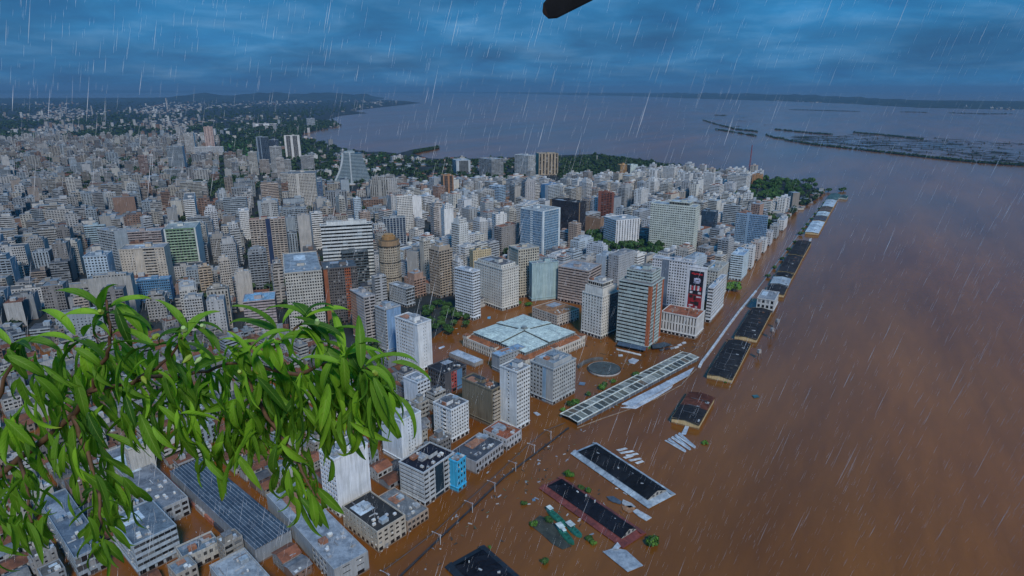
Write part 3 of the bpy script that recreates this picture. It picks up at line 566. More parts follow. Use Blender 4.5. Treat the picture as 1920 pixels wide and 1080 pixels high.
# --- right centre
bld('office_building', 'huge pale green-white government tower with window rows above the park', 1297, 478, 388, 1221, 1313, 31, (0.60, 0.65, 0.60), ('grid', dict(fh=3.5, bw=3.4, ms=.12, mb=.42)), ('grid', dict(fh=3.5, bw=3.4, ms=.10, mb=.45)), (0.28, 0.34, 0.40), clutter=4, blocks=[(.1, .9, .15, .6, 5, 'dark', 'dark')], short='huge green-white government tower')
bld('office_building', 'light blue paired tower of many floors near the flooded avenue', 1432, 470, 405, 1381, 1441, 31, (0.26, 0.38, 0.52), [(0, .35, 'dense', None), (.35, .42, 'blank', None), (.42, 1, 'dense', (0.20, 0.33, 0.50))], 'small', (0.30, 0.38, 0.45), clutter=3, short='light blue paired tower')
bld('office_building', 'dark navy glass block between the government tower and light blue tower', 1338, 440, 397, 1315, 1347, 31, (0.05, 0.08, 0.12), 'glass', 'glass', (0.25, 0.30, 0.33), clutter=3, glass=(.7, 1.2, 1.8), pane='curtain')
bld('office_building', 'white and black ribbon-windowed block left of light blue tower', 1384, 430, 386, 1357, 1390, 31, (0.46, 0.52, 0.57), ('heavy', dict(mb=.42)), 'heavy', (0.12, 0.14, 0.16), clutter=3)
bld('office_building', 'modern tower of blue glass framed in white with small red panels', 1017, 486, 396, 976, 1051, 42, (0.67, 0.74, 0.78), [(0, .44, 'glass', None), (.44, .56, 'band', None), (.56, .95, 'glass', None), (.95, 1, 'blank', None)], [(0, .08, 'blank', None), (.08, .9, 'glass', None), (.9, 1, 'blank', None)], (0.30, 0.33, 0.35), clutter=5, glass=(1.6, 3.4, 5.2), pane='curtain', short='blue glass white-framed tower')
bld('office_building', 'black glass office tower with bronze corner strip behind blue glass tower', 1084, 448, 380, 1031, 1099, 38, (0.03, 0.03, 0.04), [(0, .07, 'blank', (0.30, 0.20, 0.12)), (.07, 1, 'glass', None)], [(0, .12, 'blank', (0.30, 0.20, 0.12)), (.12, 1, 'glass', None)], (0.04, 0.04, 0.04), clutter=5, glass=(0.58, 0.58, 0.70), short='black glass tower', pane='curtain')
bld('office_building', 'reddish brown brick tower standing right of black glass tower', 1147, 415, 361, 1122, 1152, 32, (0.27, 0.10, 0.07), [(0, .2, 'blank', None), (.2, .95, ('balc', dict(slab=.5)), None), (.95, 1, 'blank', None)], 'small', (0.40, 0.42, 0.45), clutter=1, short='brown brick tower')
bld('apartment_tower', 'white block with tall vertical grooves at the edge of the park', 1153, 468, 413, 1133, 1200, 66, (0.70, 0.72, 0.77), 'band', ('fins', dict(bw=5, ms=.34, mb=.05)), (0.35, 0.38, 0.40), clutter=3, short='white grooved block')
bld('office_building', 'brown windowless hall behind the white grooved block', 1125, 440, 410, 1098, 1133, 40, (0.30, 0.20, 0.14), 'blank', 'blank', (0.20, 0.15, 0.12), lift=False, clutter=2)
bld('apartment_tower', 'tan vertically ribbed hotel slab rising near the far shore', 1010, 330, 288, 1005, 1047, 76, (0.42, 0.34, 0.25), 'blank', ('fins', dict(bw=5, ms=.25, mb=.08)), (0.30, 0.26, 0.20), clutter=2, short='tan ribbed slab')
bld('office_building', 'white stepped block left of the tan ribbed slab', 990, 334, 292, 965, 1004, 45, (0.60, 0.63, 0.65), ('band', dict(bw=6)), ('band', dict(bw=6)), (0.30, 0.33, 0.36), clutter=2)
bld('office_building', 'grey ribbon-windowed office block near the far shore trees', 922, 334, 299, 898, 944, 48, (0.34, 0.37, 0.40), ('band', dict(bw=6)), ('band', dict(bw=6)), (0.30, 0.34, 0.38), clutter=3, short='grey shoreside office block')
bld('office_building', 'white framed block with one big dark glass wall among the trees', 856, 328, 301, 848, 882, 72, (0.46, 0.52, 0.58), 'dark', [(0, .2, 'blank', None), (.2, .85, 'glass', None), (.85, 1, 'blank', None)], (0.35, 0.40, 0.45), clutter=2, pane='curtain')
bld('apartment_tower', 'twin orange-brown and black striped tower in the middle distance', 832, 372, 329, 826, 850, 70, (0.38, 0.20, 0.11), 'blank', [(0, .12, 'blank', None), (.12, .45, 'glass', None), (.45, .62, 'blank', None), (.62, .9, 'glass', None), (.9, 1, 'blank', None)], (0.30, 0.20, 0.12), clutter=1, short='orange-brown striped tower', pane='curtain')
bld('apartment_tower', 'light blue and white banded block in the middle distance', 936, 388, 350, 917, 948, 40, (0.36, 0.50, 0.66), ('band', dict(bw=5)), ('band', dict(bw=5)), (0.40, 0.45, 0.50), clutter=1, short='light blue banded block')
bld('apartment_tower', 'vivid blue painted end wall tower beside white balconies, middle distance', 1027, 385, 347, 1014, 1050, 50, (0.46, 0.52, 0.58), [(0, .6, 'blank', (0.08, 0.24, 0.45)), (.6, 1, 'blank', None)], 'balc', (0.10, 0.20, 0.36), clutter=1)
bld('apartment_tower', 'small orange-yellow tower near the shore at right centre', 1162, 336, 309, 1157, 1176, 70, (0.50, 0.30, 0.13), 'small', 'band', (0.40, 0.25, 0.15), clutter=0, short='orange-yellow tower')
bld('apartment_tower', 'small white and pale green tower right of the orange-yellow one', 1181, 336, 309, 1175, 1196, 66, (0.58, 0.70, 0.70), 'glass', 'small', clutter=0, pane='curtain')
bld('apartment_tower', 'broad white tower row close to the red mast', 1396, 366, 330, 1365, 1409, 34, WH, ('band', dict(bw=5)), 'band', clutter=2, short='white tower row by the mast')
bld('apartment_building', 'orange block with balconies right of the red mast', 1424, 350, 328, 1411, 1431, 34, (0.48, 0.26, 0.12), 'small', 'balc', clutter=0)
bld('apartment_tower', 'white tall tower among peninsula apartment blocks left of the mast', 1335, 366, 325, 1320, 1342, 40, WH, 'dense', 'grid', clutter=1)
bld('apartment_tower', 'white pair of towers at the left end of the peninsula blocks', 1262, 345, 314, 1243, 1269, 40, WH, 'dense', 'grid', clutter=1)
# --- towers on the bay behind
bld('office_building', 'pair of dark glass towers on the bay behind the park', 500, 312, 257, 479, 503, 30, (0.30, 0.36, 0.42), [(0, .2, 'blank', None), (.2, .5, 'glass', None), (.5, .62, 'blank', None), (.62, 1, 'glass', None)], 'glass', clutter=1, glass=(.5, .8, 1.2), short='dark glass tower pair', pane='curtain')
bld('office_building', 'dark glass tower adjoining the dark tower pair on its right', 519, 310, 262, 504, 522, 30, (0.25, 0.30, 0.36), 'glass', 'glass', clutter=0, glass=(.6, .9, 1.4), pane='curtain')
bld('apartment_tower', 'tallest white-framed tower with two dark stripes overlooking the bay', 537, 300, 254, 532, 561, 74, (0.65, 0.65, 0.65), 'blank', [(0, .12, 'blank', None), (.12, .4, 'glass', None), (.4, .55, 'blank', None), (.55, .85, 'glass', None), (.85, 1, 'blank', None)], clutter=1, short='white-framed bay tower', pane='curtain')
for k, (x, b, t, xl, xr, c) in enumerate([(470, 330, 286, 466, 481, (0.50, 0.50, 0.48)), (511, 330, 275, 505, 527, (0.44, 0.46, 0.48)), (522, 342, 297, 516, 532, (0.50, 0.48, 0.47)), (537, 340, 300, 532, 545, (0.42, 0.44, 0.47)), (566, 322, 292, 562, 588, (0.38, 0.40, 0.43)), (489, 328, 300, 482, 504, (0.40, 0.38, 0.38))]):
    bld('apartment_tower', ['slim cream', 'grey-white banded', 'narrow pinkish-white', 'narrow grey', 'wide grey ribbed', 'brownish'][k] + ' tower in the cluster below the dark glass tower pair', x, b, t, xl, xr, 72, c, 'small', ('band', dict(bw=5)), clutter=0)
bld('apartment_tower', 'pinkish twin tower standing alone among far low houses', 387, 280, 238, 382, 398, 70, (0.46, 0.34, 0.31), 'small', 'small', clutter=0, short='lone pinkish twin tower')
bld('apartment_tower', 'white tower left of lone pinkish twin tower', 350, 290, 250, 346, 362, 70, (0.58, 0.58, 0.58), 'small', 'band', clutter=0)
bld('office_building', 'broad white low hospital-like complex in the left distance', 366, 292, 276, 362, 418, 76, (0.63, 0.66, 0.70), 'band', ('band', dict(bw=6)), (0.58, 0.63, 0.67), clutter=3, short='white low complex')
bld('office_building', 'wide grey-blue ribbed slab in the left distance below pinkish twin tower', 318, 318, 275, 315, 341, 75, (0.30, 0.36, 0.42), 'blank', ('band', dict(bw=6)), clutter=1)
bld('apartment_tower', 'two-tone brown tower left of white low complex', 264, 330, 292, 257, 275, 65, (0.30, 0.22, 0.20), 'small', 'band', clutter=0)
bld('office_building', 'long pale stadium-like hall on the far bank of the bay', 480, 240, 232, 476, 540, 78, (0.72, 0.74, 0.77), 'blank', ('fins', dict(bw=14)), (0.70, 0.73, 0.77), lift=False, clutter=0, short='long pale hall on the bay')
bld('office_building', 'grey round-cornered block at the point of the bay', 576, 238, 222, 574, 590, 70, (0.40, 0.46, 0.52), 'small', 'band', clutter=0)
# more towers of the middle distance, each read off the photograph
MID = [(415, 400, 362, 405, 424, 60, (0.40, 0.44, 0.48)), (455, 452, 396, 446, 466, 65, WH), (392, 455, 396, 386, 406, 65, (0.58, 0.60, 0.64)), (410, 452, 393, 406, 416, 65, WH), (205, 400, 362, 196, 216, 60, (0.42, 0.44, 0.46)), (245, 396, 350, 225, 260, 62, (0.38, 0.42, 0.45)),
       (280, 480, 408, 262, 284, 40, (0.45, 0.47, 0.50)), (440, 500, 428, 430, 448, 60, (0.48, 0.50, 0.52)), (420, 560, 488, 408, 430, 62, (0.46, 0.42, 0.38)), (450, 585, 515, 442, 470, 66, (0.44, 0.42, 0.40)), (500, 470, 380, 500, 520, 72, (0.38, 0.39, 0.40)), (565, 480, 404, 558, 580, 68, (0.42, 0.41, 0.40)),
       (590, 470, 400, 580, 604, 64, WH), (615, 440, 386, 604, 622, 60, (0.46, 0.43, 0.38)), (640, 430, 372, 628, 646, 60, (0.48, 0.48, 0.46)), (668, 440, 372, 662, 676, 68, BW_), (700, 470, 394, 694, 716, 70, WH), (680, 455, 398, 672, 694, 60, (0.42, 0.34, 0.30)), (735, 405, 368, 724, 742, 60, (0.46, 0.47, 0.48)),
       (815, 450, 388, 806, 834, 60, (0.50, 0.46, 0.44)), (835, 470, 392, 826, 850, 62, WH), (862, 500, 420, 846, 878, 45, (0.65, 0.66, 0.65)), (880, 430, 392, 866, 894, 45, GY), (900, 468, 415, 886, 914, 50, (0.63, 0.64, 0.66)), (930, 462, 402, 922, 950, 60, WH), (910, 420, 380, 900, 926, 55, (0.44, 0.46, 0.48)),
       (955, 440, 395, 944, 968, 50, (0.50, 0.48, 0.44)), (965, 386, 350, 955, 976, 60, (0.36, 0.36, 0.36)), (985, 388, 340, 978, 1004, 66, (0.40, 0.40, 0.42)), (1000, 384, 345, 996, 1012, 66, (0.58, 0.58, 0.58)), (1062, 366, 336, 1050, 1076, 50, GY), (1082, 372, 338, 1072, 1096, 50, WH), (1098, 382, 342, 1086, 1110, 50, (0.58, 0.59, 0.61)), (1110, 440, 395, 1100, 1118, 40, CR),
       (1170, 395, 352, 1160, 1186, 40, GY), (1200, 400, 356, 1190, 1216, 40, WH), (1225, 372, 340, 1212, 1236, 40, WH), (1250, 378, 345, 1238, 1262, 40, (0.50, 0.50, 0.48)), (1290, 362, 326, 1276, 1300, 40, WH), (1306, 376, 338, 1296, 1320, 40, (0.63, 0.64, 0.64)), (1346, 384, 348, 1330, 1358, 38, WH), (1370, 376, 344, 1358, 1382, 38, (0.60, 0.61, 0.64)),
       (1170, 512, 490, 1140, 1182, 38, (0.22, 0.28, 0.34)), (1196, 515, 484, 1180, 1212, 38, (0.16, 0.19, 0.23)), (1080, 470, 420, 1066, 1090, 42, (0.46, 0.36, 0.30)), (1130, 500, 462, 1100, 1140, 40, (0.58, 0.63, 0.70)), (740, 560, 508, 726, 752, 50, (0.42, 0.43, 0.44)), (706, 575, 520, 696, 724, 55, (0.40, 0.42, 0.45)), (150, 620, 560, 138, 164, 60, (0.42, 0.36, 0.32)),
       (860, 560, 490, 848, 868, 50, (0.58, 0.60, 0.63)), (345, 600, 545, 334, 368, 62, (0.48, 0.48, 0.47)), (380, 560, 505, 372, 396, 62, (0.44, 0.36, 0.28)), (520, 580, 505, 508, 530, 66, (0.38, 0.36, 0.35)), (575, 560, 500, 566, 590, 66, (0.42, 0.42, 0.41))]
MIDSPEC = []
for (x, b, t, xl, xr, ph, c) in MID: MIDSPEC.append((survey(x, b, t, xl, xr, ph), c))

# low buildings of the flooded quarter at bottom left
bld('apartment_tower', 'small pale tower with one stack of dark windows rising over flat roofs', 254, 913, 842, 230, 284, 40, (.50, .48, .44), [(0, .25, 'blank', None), (.25, .85, ('grid', dict(bw=9, ms=.18, mb=.35)), None), (.85, 1, 'blank', None)], 'blank', (.22, .3, .38), near_=True, clutter=3, short='small pale tower by the flat roofs')
bld('shop_building', 'grey-blue banded low building in the bottom left corner', 262, 1082, 1022, 205, 330, 41, (.34, .40, .46), ('band', dict(fh=4)), ('band', dict(fh=4)), (.13, .17, .21), near_=True, lift=False, clutter=7, short='grey-blue low building')
bld('shop_building', 'small white two-storey house with blue-grey roof by flooded street', 349, 1076, 1047, 329, 411, 46, (.44, .44, .42), 'grid', ('grid', dict(bw=3)), (.13, .19, .25), near_=True, lift=False, clutter=3)
bld('shop_building', 'wide flat concrete-roofed building below the small pale tower', 300, 992, 958, 190, 352, 41, (.36, .38, .40), 'shop', 'shop', (.18, .20, .23), near_=True, lift=False, clutter=10)
bld('shop_building', 'curved-front low block with dark glass at the lower left edge', 150, 1090, 1046, 70, 196, 42, (.26, .31, .36), 'band', ('dark', dict(fh=4)), (.12, .16, .21), near_=True, lift=False, clutter=6)
bld('warehouse', 'large warehouse with patched pale sheet roof at the bottom centre left', 630, 1104, 1068, 499, 690, 47, (.34, .36, .38), [(0, .7, 'blank', None), (.7, .9, 'shop', None), (.9, 1, 'blank', None)], [(0, .2, 'blank', None), (.2, .5, ('shop', dict(bw=12, mb=.5)), None), (.5, .6, 'blank', None), (.6, .9, ('shop', dict(bw=12, mb=.5)), None), (.9, 1, 'blank', None)], (.27, .31, .36), near_=True, lift=False, clutter=12, parapet=.3, short='pale patched warehouse')
bld('shop_building', 'white flat-roofed shed cut off by the bottom edge', 450, 1165, 1125, 392, 512, 44, (.36, .38, .40), 'blank', 'blank', (.32, .36, .40), near_=True, lift=False, clutter=0)
bld('shop_building', 'low grey-roofed shop between burnt-roofed house and striped block', 765, 999, 978, 700, 803, 41, (.38, .30, .24), 'blank', ('shop', dict(bw=3.4)), (.17, .19, .21), near_=True, lift=False, clutter=6, parapet=.4)
bld('shop_building', 'low dark-roofed shop row right of the cyan building', 893, 890, 866, 846, 944, 36, (.36, .37, .40), 'blank', ('shop', dict(bw=3)), (.07, .08, .10), near_=True, lift=False, clutter=7, parapet=.4, short='dark-roofed shop row')
bld('shop_building', 'white two-storey front with red tile roof below the white tower', 950, 846, 824, 906, 978, 38, (.46, .47, .50), 'small', ('grid', dict(bw=3)), (.28, .09, .045), near_=True, lift=False, clutter=3, parapet=.3)
bld('shop_building', 'burnt-out black market hall with red and blue stalls behind brown tower', 835, 742, 700, 802, 874, 44, (.09, .09, .10), ('shop', dict(bw=3)), [(0, .3, 'blank', None), (.3, .55, 'grid', (.36, .07, .06)), (.55, .8, 'blank', (.10, .22, .38)), (.8, 1, 'shop', None)], (.02, .02, .025), lift=False, clutter=5, short='black market hall')
bld('shop_building', 'low flooded kiosk with pale slatted roof before the market', 890, 690, 681, 842, 906, 43, (.3, .3, .3), 'blank', 'blank', (.40, .46, .54), lift=False, clutter=0, parapet=.2)
bld('shop_building', 'blue-roofed shed between white tower and the covered market', 937, 700, 668, 922, 985, 47, (.30, .34, .38), 'blank', 'small', (.22, .34, .48), lift=False, clutter=7, parapet=.3)

# ------------------------------------------------------------------ covered market in the flooded square
P0 = G(985, 699); mphi = R(45); SD = 84.0; IN = 8.0
mk = empty('market_hall', (P0[0], P0[1], 0), math.pi / 2 - mphi); take(P0, mphi, SD, SD)
W, P, S, seg = [], [], [], {}
for p0, dr, nrm in (((0, 0), (1, 0), (0, -1)), ((0, SD), (0, -1), (-1, 0)), ((SD, 0), (0, 1), (1, 0)), ((SD, SD), (-1, 0), (0, 1))):
    cells(p0, dr, nrm, SD, 0, 9.0, dict(fh=4.5, bw=3.2, ms=.24, mb=.12, mt=.16, dep=.5), W, P, [])
    W.append(flatq(p0, dr, SD, 9.0, 10.2))
obj('wall', quads_mesh('wall', np.concatenate(W), M['wall']), mk, (.60, .57, .52)); obj('windows', quads_mesh('windows', np.concatenate(P), M['pane']), mk, (1.5, 1.2, 1), kind='stuff')
def ringq(a, za, b, zb):
    c = lambda k, z: [(k, k, z), (SD - k, k, z), (SD - k, SD - k, z), (k, SD - k, z)]
    A, B = c(a, za), c(b, zb); return [[A[i], A[(i + 1) % 4], B[(i + 1) % 4], B[i]] for i in range(4)]
obj('parapet', quads_mesh('parapet', ringq(0, 10.2, .8, 10.2) + [q[::-1] for q in ringq(.8, 9.4, .8, 10.2)], M['wall']), mk, (.60, .57, .52))
for q in ringq(.8, 9.4, IN, 12.0): obj('tile_roof', quads_mesh('tile_roof', [q], M['roof']), mk, (.30, .115, .05))
obj('clerestory', quads_mesh('clerestory', ringq(IN, 12.0, IN - 1.2, 15.0), M['wall']), mk, (.16, .19, .20))
lat = []
for k in range(27):
    s = IN + (SD - 2 * IN) * k / 26
    for (x, y) in ((s, IN - .75), (IN - .75, s)): lat += box_q(x - .18, x + .18, y - .18, y + .18, 11.9, 15.0)
obj('clerestory_posts', quads_mesh('clerestory_posts', lat, M['wall']), mk, (.40, .46, .47), kind='stuff')
a, c, e_ = IN - 1.6, SD / 2, SD - IN + 1.6; g = 4.2
for (x0, x1, y0, y1) in ((a, c - g, a, c - g), (c + g, e_, a, c - g), (a, c - g, c + g, e_), (c + g, e_, c + g, e_)):
    cz = lambda x, y: 15.2 + 3.4 * (1 - max(abs(x - c), abs(y - c)) / (c - a))
    mx0, my0 = (x0 + x1) / 2, (y0 + y1) / 2
    for (p, q_, r_, s_) in ((x0, mx0, y0, my0), (mx0, x1, y0, my0), (x0, mx0, my0, y1), (mx0, x1, my0, y1)):
        obj('roof_panel', quads_mesh('roof_panel', [[(p + .12, r_ + .12, cz(p, r_)), (q_ - .12, r_ + .12, cz(q_, r_)), (q_ - .12, s_ - .12, cz(q_, s_)), (p + .12, s_ - .12, cz(p, s_))]], M['sheet']), mk, (.47, .56, .54))
def slant(name, x0, y0, x1, y1, hw, z0, z1, color, th=.5):
    d = Vector((x1 - x0, y1 - y0)).normalized(); n_ = Vector((-d.y, d.x)) * hw
    A, B = (x0 + n_.x, y0 + n_.y), (x0 - n_.x, y0 - n_.y); C_, D = (x1 - n_.x, y1 - n_.y), (x1 + n_.x, y1 + n_.y)
    q = [[(*B, z0), (*C_, z1), (*D, z1), (*A, z0)], [(*B, z0 - th), (*C_, z1 - th), (*C_, z1), (*B, z0)], [(*D, z1 - th), (*A, z0 - th), (*A, z0), (*D, z1)], [(*A, z0 - th), (*B, z0 - th), (*B, z0), (*A, z0)], [(*C_, z1 - th), (*D, z1 - th), (*D, z1), (*C_, z1)]]
    return obj(name, quads_mesh(name, q, M['sheet']), mk, color)
for (x, y) in ((a, c), (e_, c), (c, a), (c, e_)):
    slant('ridge_roof', c + (x - c) * .09, c + (y - c) * .09, x, y, 3.4, 19.4, 16.4, (.48, .57, .55))
    for s in (-1, 1):
        ox, oy = (0, s * 3.9) if y == c else (s * 3.9, 0)
        slant('gutter', c + (x - c) * .13 + ox, c + (y - c) * .13 + oy, x + ox, y + oy, .35, 18.3, 15.5, (.10, .12, .12))
for (x, y) in ((2.5, 2.5), (SD - 2.5, 2.5), (2.5, SD - 2.5), (SD - 2.5, SD - 2.5), (2.5, SD / 2), (SD / 2, 2.5)):
    t = ubox('pavilion', mk, (x, y, 9.4), (5.6, 5.6, 3.0), (.60, .57, .52)); ubox('pavilion_roof', t, (0, 0, 1.0), (1.1, 1.1, .15), (.28, .11, .05), 'roof')
ucyl('cupola', mk, (c, c, 18.5), (5.4, 5.4, 2.6), (.20, .23, .24), 'sheet')
tag(mk, 'flooded square market hall with pale green cross-shaped glazed roof and red tile edge', 'market hall'); LANDMARKS.append(('covered market', P0[0], P0[1], proj(P0[0], P0[1], 8)))

# ------------------------------------------------------------------ domed beige tower, flared administration tower
def faceted_tower(name, label, px, base, top, rpx, n, color, bands, short):
    P0 = G(px, base); h = height(px, base, top); r_ = rpx * math.hypot(P0[1], CAM_H) / F_PX
    rt = empty(name, (P0[0], P0[1], 0)); FOOT.append(((P0[0], P0[1]), (1, 0), (0, 1), 2 * r_, 2 * r_, r_ * 1.42))
    W, P = [], []
    for i in range(n):
        a0, a1 = 2 * math.pi * i / n, 2 * math.pi * (i + 1) / n; A = (r_ * math.cos(a0), r_ * math.sin(a0)); B = (r_ * math.cos(a1), r_ * math.sin(a1))
        L = math.dist(A, B); dr = ((B[0] - A[0]) / L, (B[1] - A[1]) / L); nrm = (dr[1], -dr[0])
        if math.sin((a0 + a1) / 2) > .75: W.append(flatq(A, dr, L, 0, h)); continue
        cells(A, dr, nrm, L, 0, h, dict(fh=3.2, bw=3, ms=.2, mb=.4, mt=.12, dep=.3), W, P, [])
    obj('wall', quads_mesh('wall', np.concatenate(W), M['wall']), rt, color); obj('windows', quads_mesh('windows', np.concatenate(P), M['pane']), rt, (1.4, 1.2, 1), kind='stuff')
    for z in bands: ucyl('dark_band', rt, (0, 0, h * z), (2.07 * r_, 2.07 * r_, 1.1), (.07, .06, .05))
    z = h
    for (k, hh, c_, nm) in ((2.12, 1.0, (.10, .08, .06), 'cornice'), (1.95, 5.5, (.33, .22, .13), 'upper_ring'), (1.8, .8, (.12, .09, .06), 'cornice'), (1.25, 3.8, (.36, .21, .09), 'cap'), (.9, 2.2, (.36, .21, .09), 'cap')):
        ucyl(nm, rt, (0, 0, z), (k * r_, k * r_, hh), c_); z += hh
    tag(rt, label, 'building'); LANDMARKS.append((short, P0[0], P0[1], proj(P0[0], P0[1], h / 2)))
faceted_tower('round_tower', 'beige many-sided tower with brown tiered cap in the city centre', 735, 552, 459, 20, 10, (.43, .37, .29), (.38, .68), 'beige domed tower')
P0 = G(660, 346); ph = R(74); ft = empty('administration_tower', (P0[0], P0[1], 0), math.pi / 2 - ph); sc_ = math.hypot(P0[1], CAM_H) / F_PX
take((P0[0] - 50 * math.sin(ph), P0[1] - 50 * math.cos(ph)), ph, 100, 40)
hT = height(660, 346, 288); nf = 22
for k in range(nf):
    t = k / nf; b = 1 - (1 - t) ** 1.8; x0 = (-34 + 22 * b) * sc_; x1 = (38 - 17 * t ** .8) * sc_; z = hT * t; fh = hT / nf; dpt = 30
    ubox('floor_band', ft, ((x0 + x1) / 2, dpt / 2, z), (x1 - x0, dpt, fh * .45), (.30, .38, .43))
    ubox('window_band', ft, ((x0 + x1) / 2, dpt / 2, z + fh * .45), (x1 - x0 - 1.2, dpt - 1.2, fh * .55), (.04, .08, .12), 'sheet')
v_, f_ = [], []
for k in range(9):
    t = k / 8; b = 1 - (1 - t) ** 1.8; x0 = (-34 + 22 * b) * sc_; z = hT * t * 1.03
    v_ += [(x0 - 3.2, -.8, z), (x0 + 1.6, -.8, z), (x0 + 1.6, 3, z), (x0 - 3.2, 3, z)]
    if k: f_ += [tuple(4 * (k - 1) + i for i in (j, (j + 1) % 4)) + tuple(4 * k + i for i in ((j + 1) % 4, j)) for j in range(4)]
obj('curved_edge', py_mesh('curved_edge', v_, f_ + [(32, 33, 34, 35)], M['wall']), ft, (.46, .52, .57))
ubox('central_pier', ft, (0, 0, 0), (3.4, 2.4, hT * 1.04), (.46, .52, .57)); ubox('roof_house', ft, (.0, 14, hT), (26, 14, 5), (.35, .42, .46)); ubox('roof_house', ft, (2, 15, hT + 5), (14, 9, 3.5), (.2, .26, .3))
for k in range(7):
    z = hT * (.28 + .1 * k); ubox('wing_floor', ft, (-11.5 * sc_, 22, z), (9 * sc_, 26, 3.2), (.22, .38, .44))
ubox('base_podium', ft, (2, 5, 0), (80 * sc_, 46, 3.5), (.5, .52, .55))
tag(ft, 'flared terraced government tower with curved white edge and central white pier', 'tower'); LANDMARKS.append(('flared terraced tower', P0[0], P0[1], (660, 320)))

# ------------------------------------------------------------------ poster on the tall white tower (flat print: headline, emblem, figures, red base)
(Pp, pp, pw, pd, phh) = PI
pz0, pz1 = phh * .16, phh * .93; pw0, pw1 = pd * .12, pd * .88
pst = empty('poster', (Pp[0], Pp[1], 0), math.pi / 2 - pp)
def pq(name, s0, s1, t0, t1, o, color):
    y0, y1 = pw1 + (pw0 - pw1) * s0, pw1 + (pw0 - pw1) * s1; z0, z1 = pz0 + (pz1 - pz0) * t0, pz0 + (pz1 - pz0) * t1
    return obj(name, quads_mesh(name, [[(-o, y0, z0), (-o, y1, z0), (-o, y1, z1), (-o, y0, z1)]], M['sheet']), pst, color)
ubox('backing_panel', pst, (-.1, (pw0 + pw1) / 2, pz0), (.2, pw1 - pw0, pz1 - pz0), (.012, .010, .018), 'sheet')
RD, WT = (.45, .025, .03), (.55, .55, .62)
pq('red_base', 0, 1, 0, .13, .215, RD); pq('red_field', 0, 1, .16, .48, .21, (.30, .02, .025))
for i, (s0, s1, t0, t1) in enumerate([(.12, .3, .925, .955), (.26, .46, .915, .94), (.42, .62, .93, .955), (.6, .9, .92, .95), (.2, .34, .955, .965)]): pq('red_script', s0, s1, t0, t1, .22 + .004 * i, RD)
for i, (s0, s1, t0, t1) in enumerate([(.32, .48, .76, .84), (.46, .7, .75, .79), (.44, .74, .81, .85), (.66, .8, .76, .83), (.3, .74, .73, .745)]): pq('white_emblem', s0, s1, t0, t1, .22 + .004 * i, (.42, .45, .62))
for i, (s0, s1, t0, t1, c_) in enumerate([(.08, .18, .57, .68, WT), (.2, .32, .575, .67, RD), (.36, .46, .57, .68, WT), (.5, .6, .58, .675, RD), (.62, .76, .57, .68, WT), (.78, .9, .575, .66, RD), (.1, .3, .5, .55, WT), (.36, .62, .49, .52, (.02, .02, .02)), (.68, .92, .5, .545, WT),
                                         (.08, .34, .40, .47, (.02, .02, .02)), (.4, .56, .36, .46, (.02, .02, .02)), (.6, .94, .42, .45, WT), (.2, .5, .27, .31, (.02, .02, .02)), (.1, .4, .22, .25, WT), (.5, .8, .24, .33, (.02, .02, .02)), (.56, .72, .19, .22, WT), (.14, .26, .17, .20, WT), (.2, .84, .09, .105, (.55, .3, .3)), (.3, .74, .04, .055, (.55, .3, .3))]):
    pq('poster_figure', s0, s1, t0, t1, .23 + .004 * i, c_)
tag(pst, 'tall black poster with red headline and figures hung on the white tower', 'poster')

# ------------------------------------------------------------------ station canopy, round roof, arched walk
A, B, C_ = Vector(G(1083, 791, 3.4)), Vector(G(1310, 669.5, 3.4)), Vector(G(1046, 778, 3.4))
ax = (B - A); LEN = ax.length; ax.normalize(); cphi = math.atan2(ax.x, ax.y); WID = abs((C_ - A).dot(Vector((-ax.y, ax.x))))
cn = empty('station_canopy', (A.x, A.y, 0), math.pi / 2 - cphi); take(A, cphi, LEN, WID)
NB = 26
for k in range(NB):
    for row in (0, 1):
        x0, x1 = LEN * k / NB + .5, LEN * (k + 1) / NB - .5; y0, y1 = (WID / 2 * row + .45, WID / 2 * (row + 1) - .45); zm = 3.3 + (.9 if row == 0 else .9)
        za, zb = (3.1, 4.0) if row == 0 else (4.0, 3.1)
        c_ = rng.choice([(.06, .06, .05), (.10, .10, .08), (.05, .06, .06), (.16, .17, .15), (.24, .25, .23), (.13, .10, .07)])
        obj('roof_pane', quads_mesh('roof_pane', [[(x0, y0, za), (x1, y0, za), (x1, y1, zb), (x0, y1, zb)]], M['sheet']), cn, c_)
for k in range(NB + 1):
    x = LEN * k / NB
    for row in (0, 1):
        y0, y1 = WID / 2 * row, WID / 2 * (row + 1); za, zb = (3.45, 4.35) if row == 0 else (4.35, 3.45)
        q = [[(x - .28, y0, za), (x + .28, y0, za), (x + .28, y1, zb), (x - .28, y1, zb)], [(x - .28, y1, zb - .5), (x - .28, y0, za - .5), (x - .28, y0, za), (x - .28, y1, zb)], [(x + .28, y0, za - .5), (x + .28, y1, zb - .5), (x + .28, y1, zb), (x + .28, y0, za)]]
        obj('cross_beam', quads_mesh('cross_beam', q, M['sheet']), cn, (.52, .56, .54))
for y, z in ((0, 3.5), (WID / 2, 4.42), (WID, 3.5)):
    ubox('long_beam', cn, (LEN / 2, y, z - .5), (LEN + .8, .8, .55), (.56, .60, .58), 'sheet')
ubox('side_panel', cn, (LEN / 2, .12, -.2), (LEN, .15, 3.2), (.10, .13, .17), 'sheet'); ubox('side_panel', cn, (LEN / 2, WID - .12, -.2), (LEN, .15, 3.2), (.10, .13, .17), 'sheet')
for k in range(20):
    ubox('post', cn, (LEN * (k + .5) / 20, -.25, -.3), (.3, .3, 3.5), (.4, .43, .45), 'sheet')
tag(cn, 'long flooded station canopy of glass panes between pale green beams', 'canopy'); LANDMARKS.append(('station canopy', A.x, A.y, (1180, 730)))
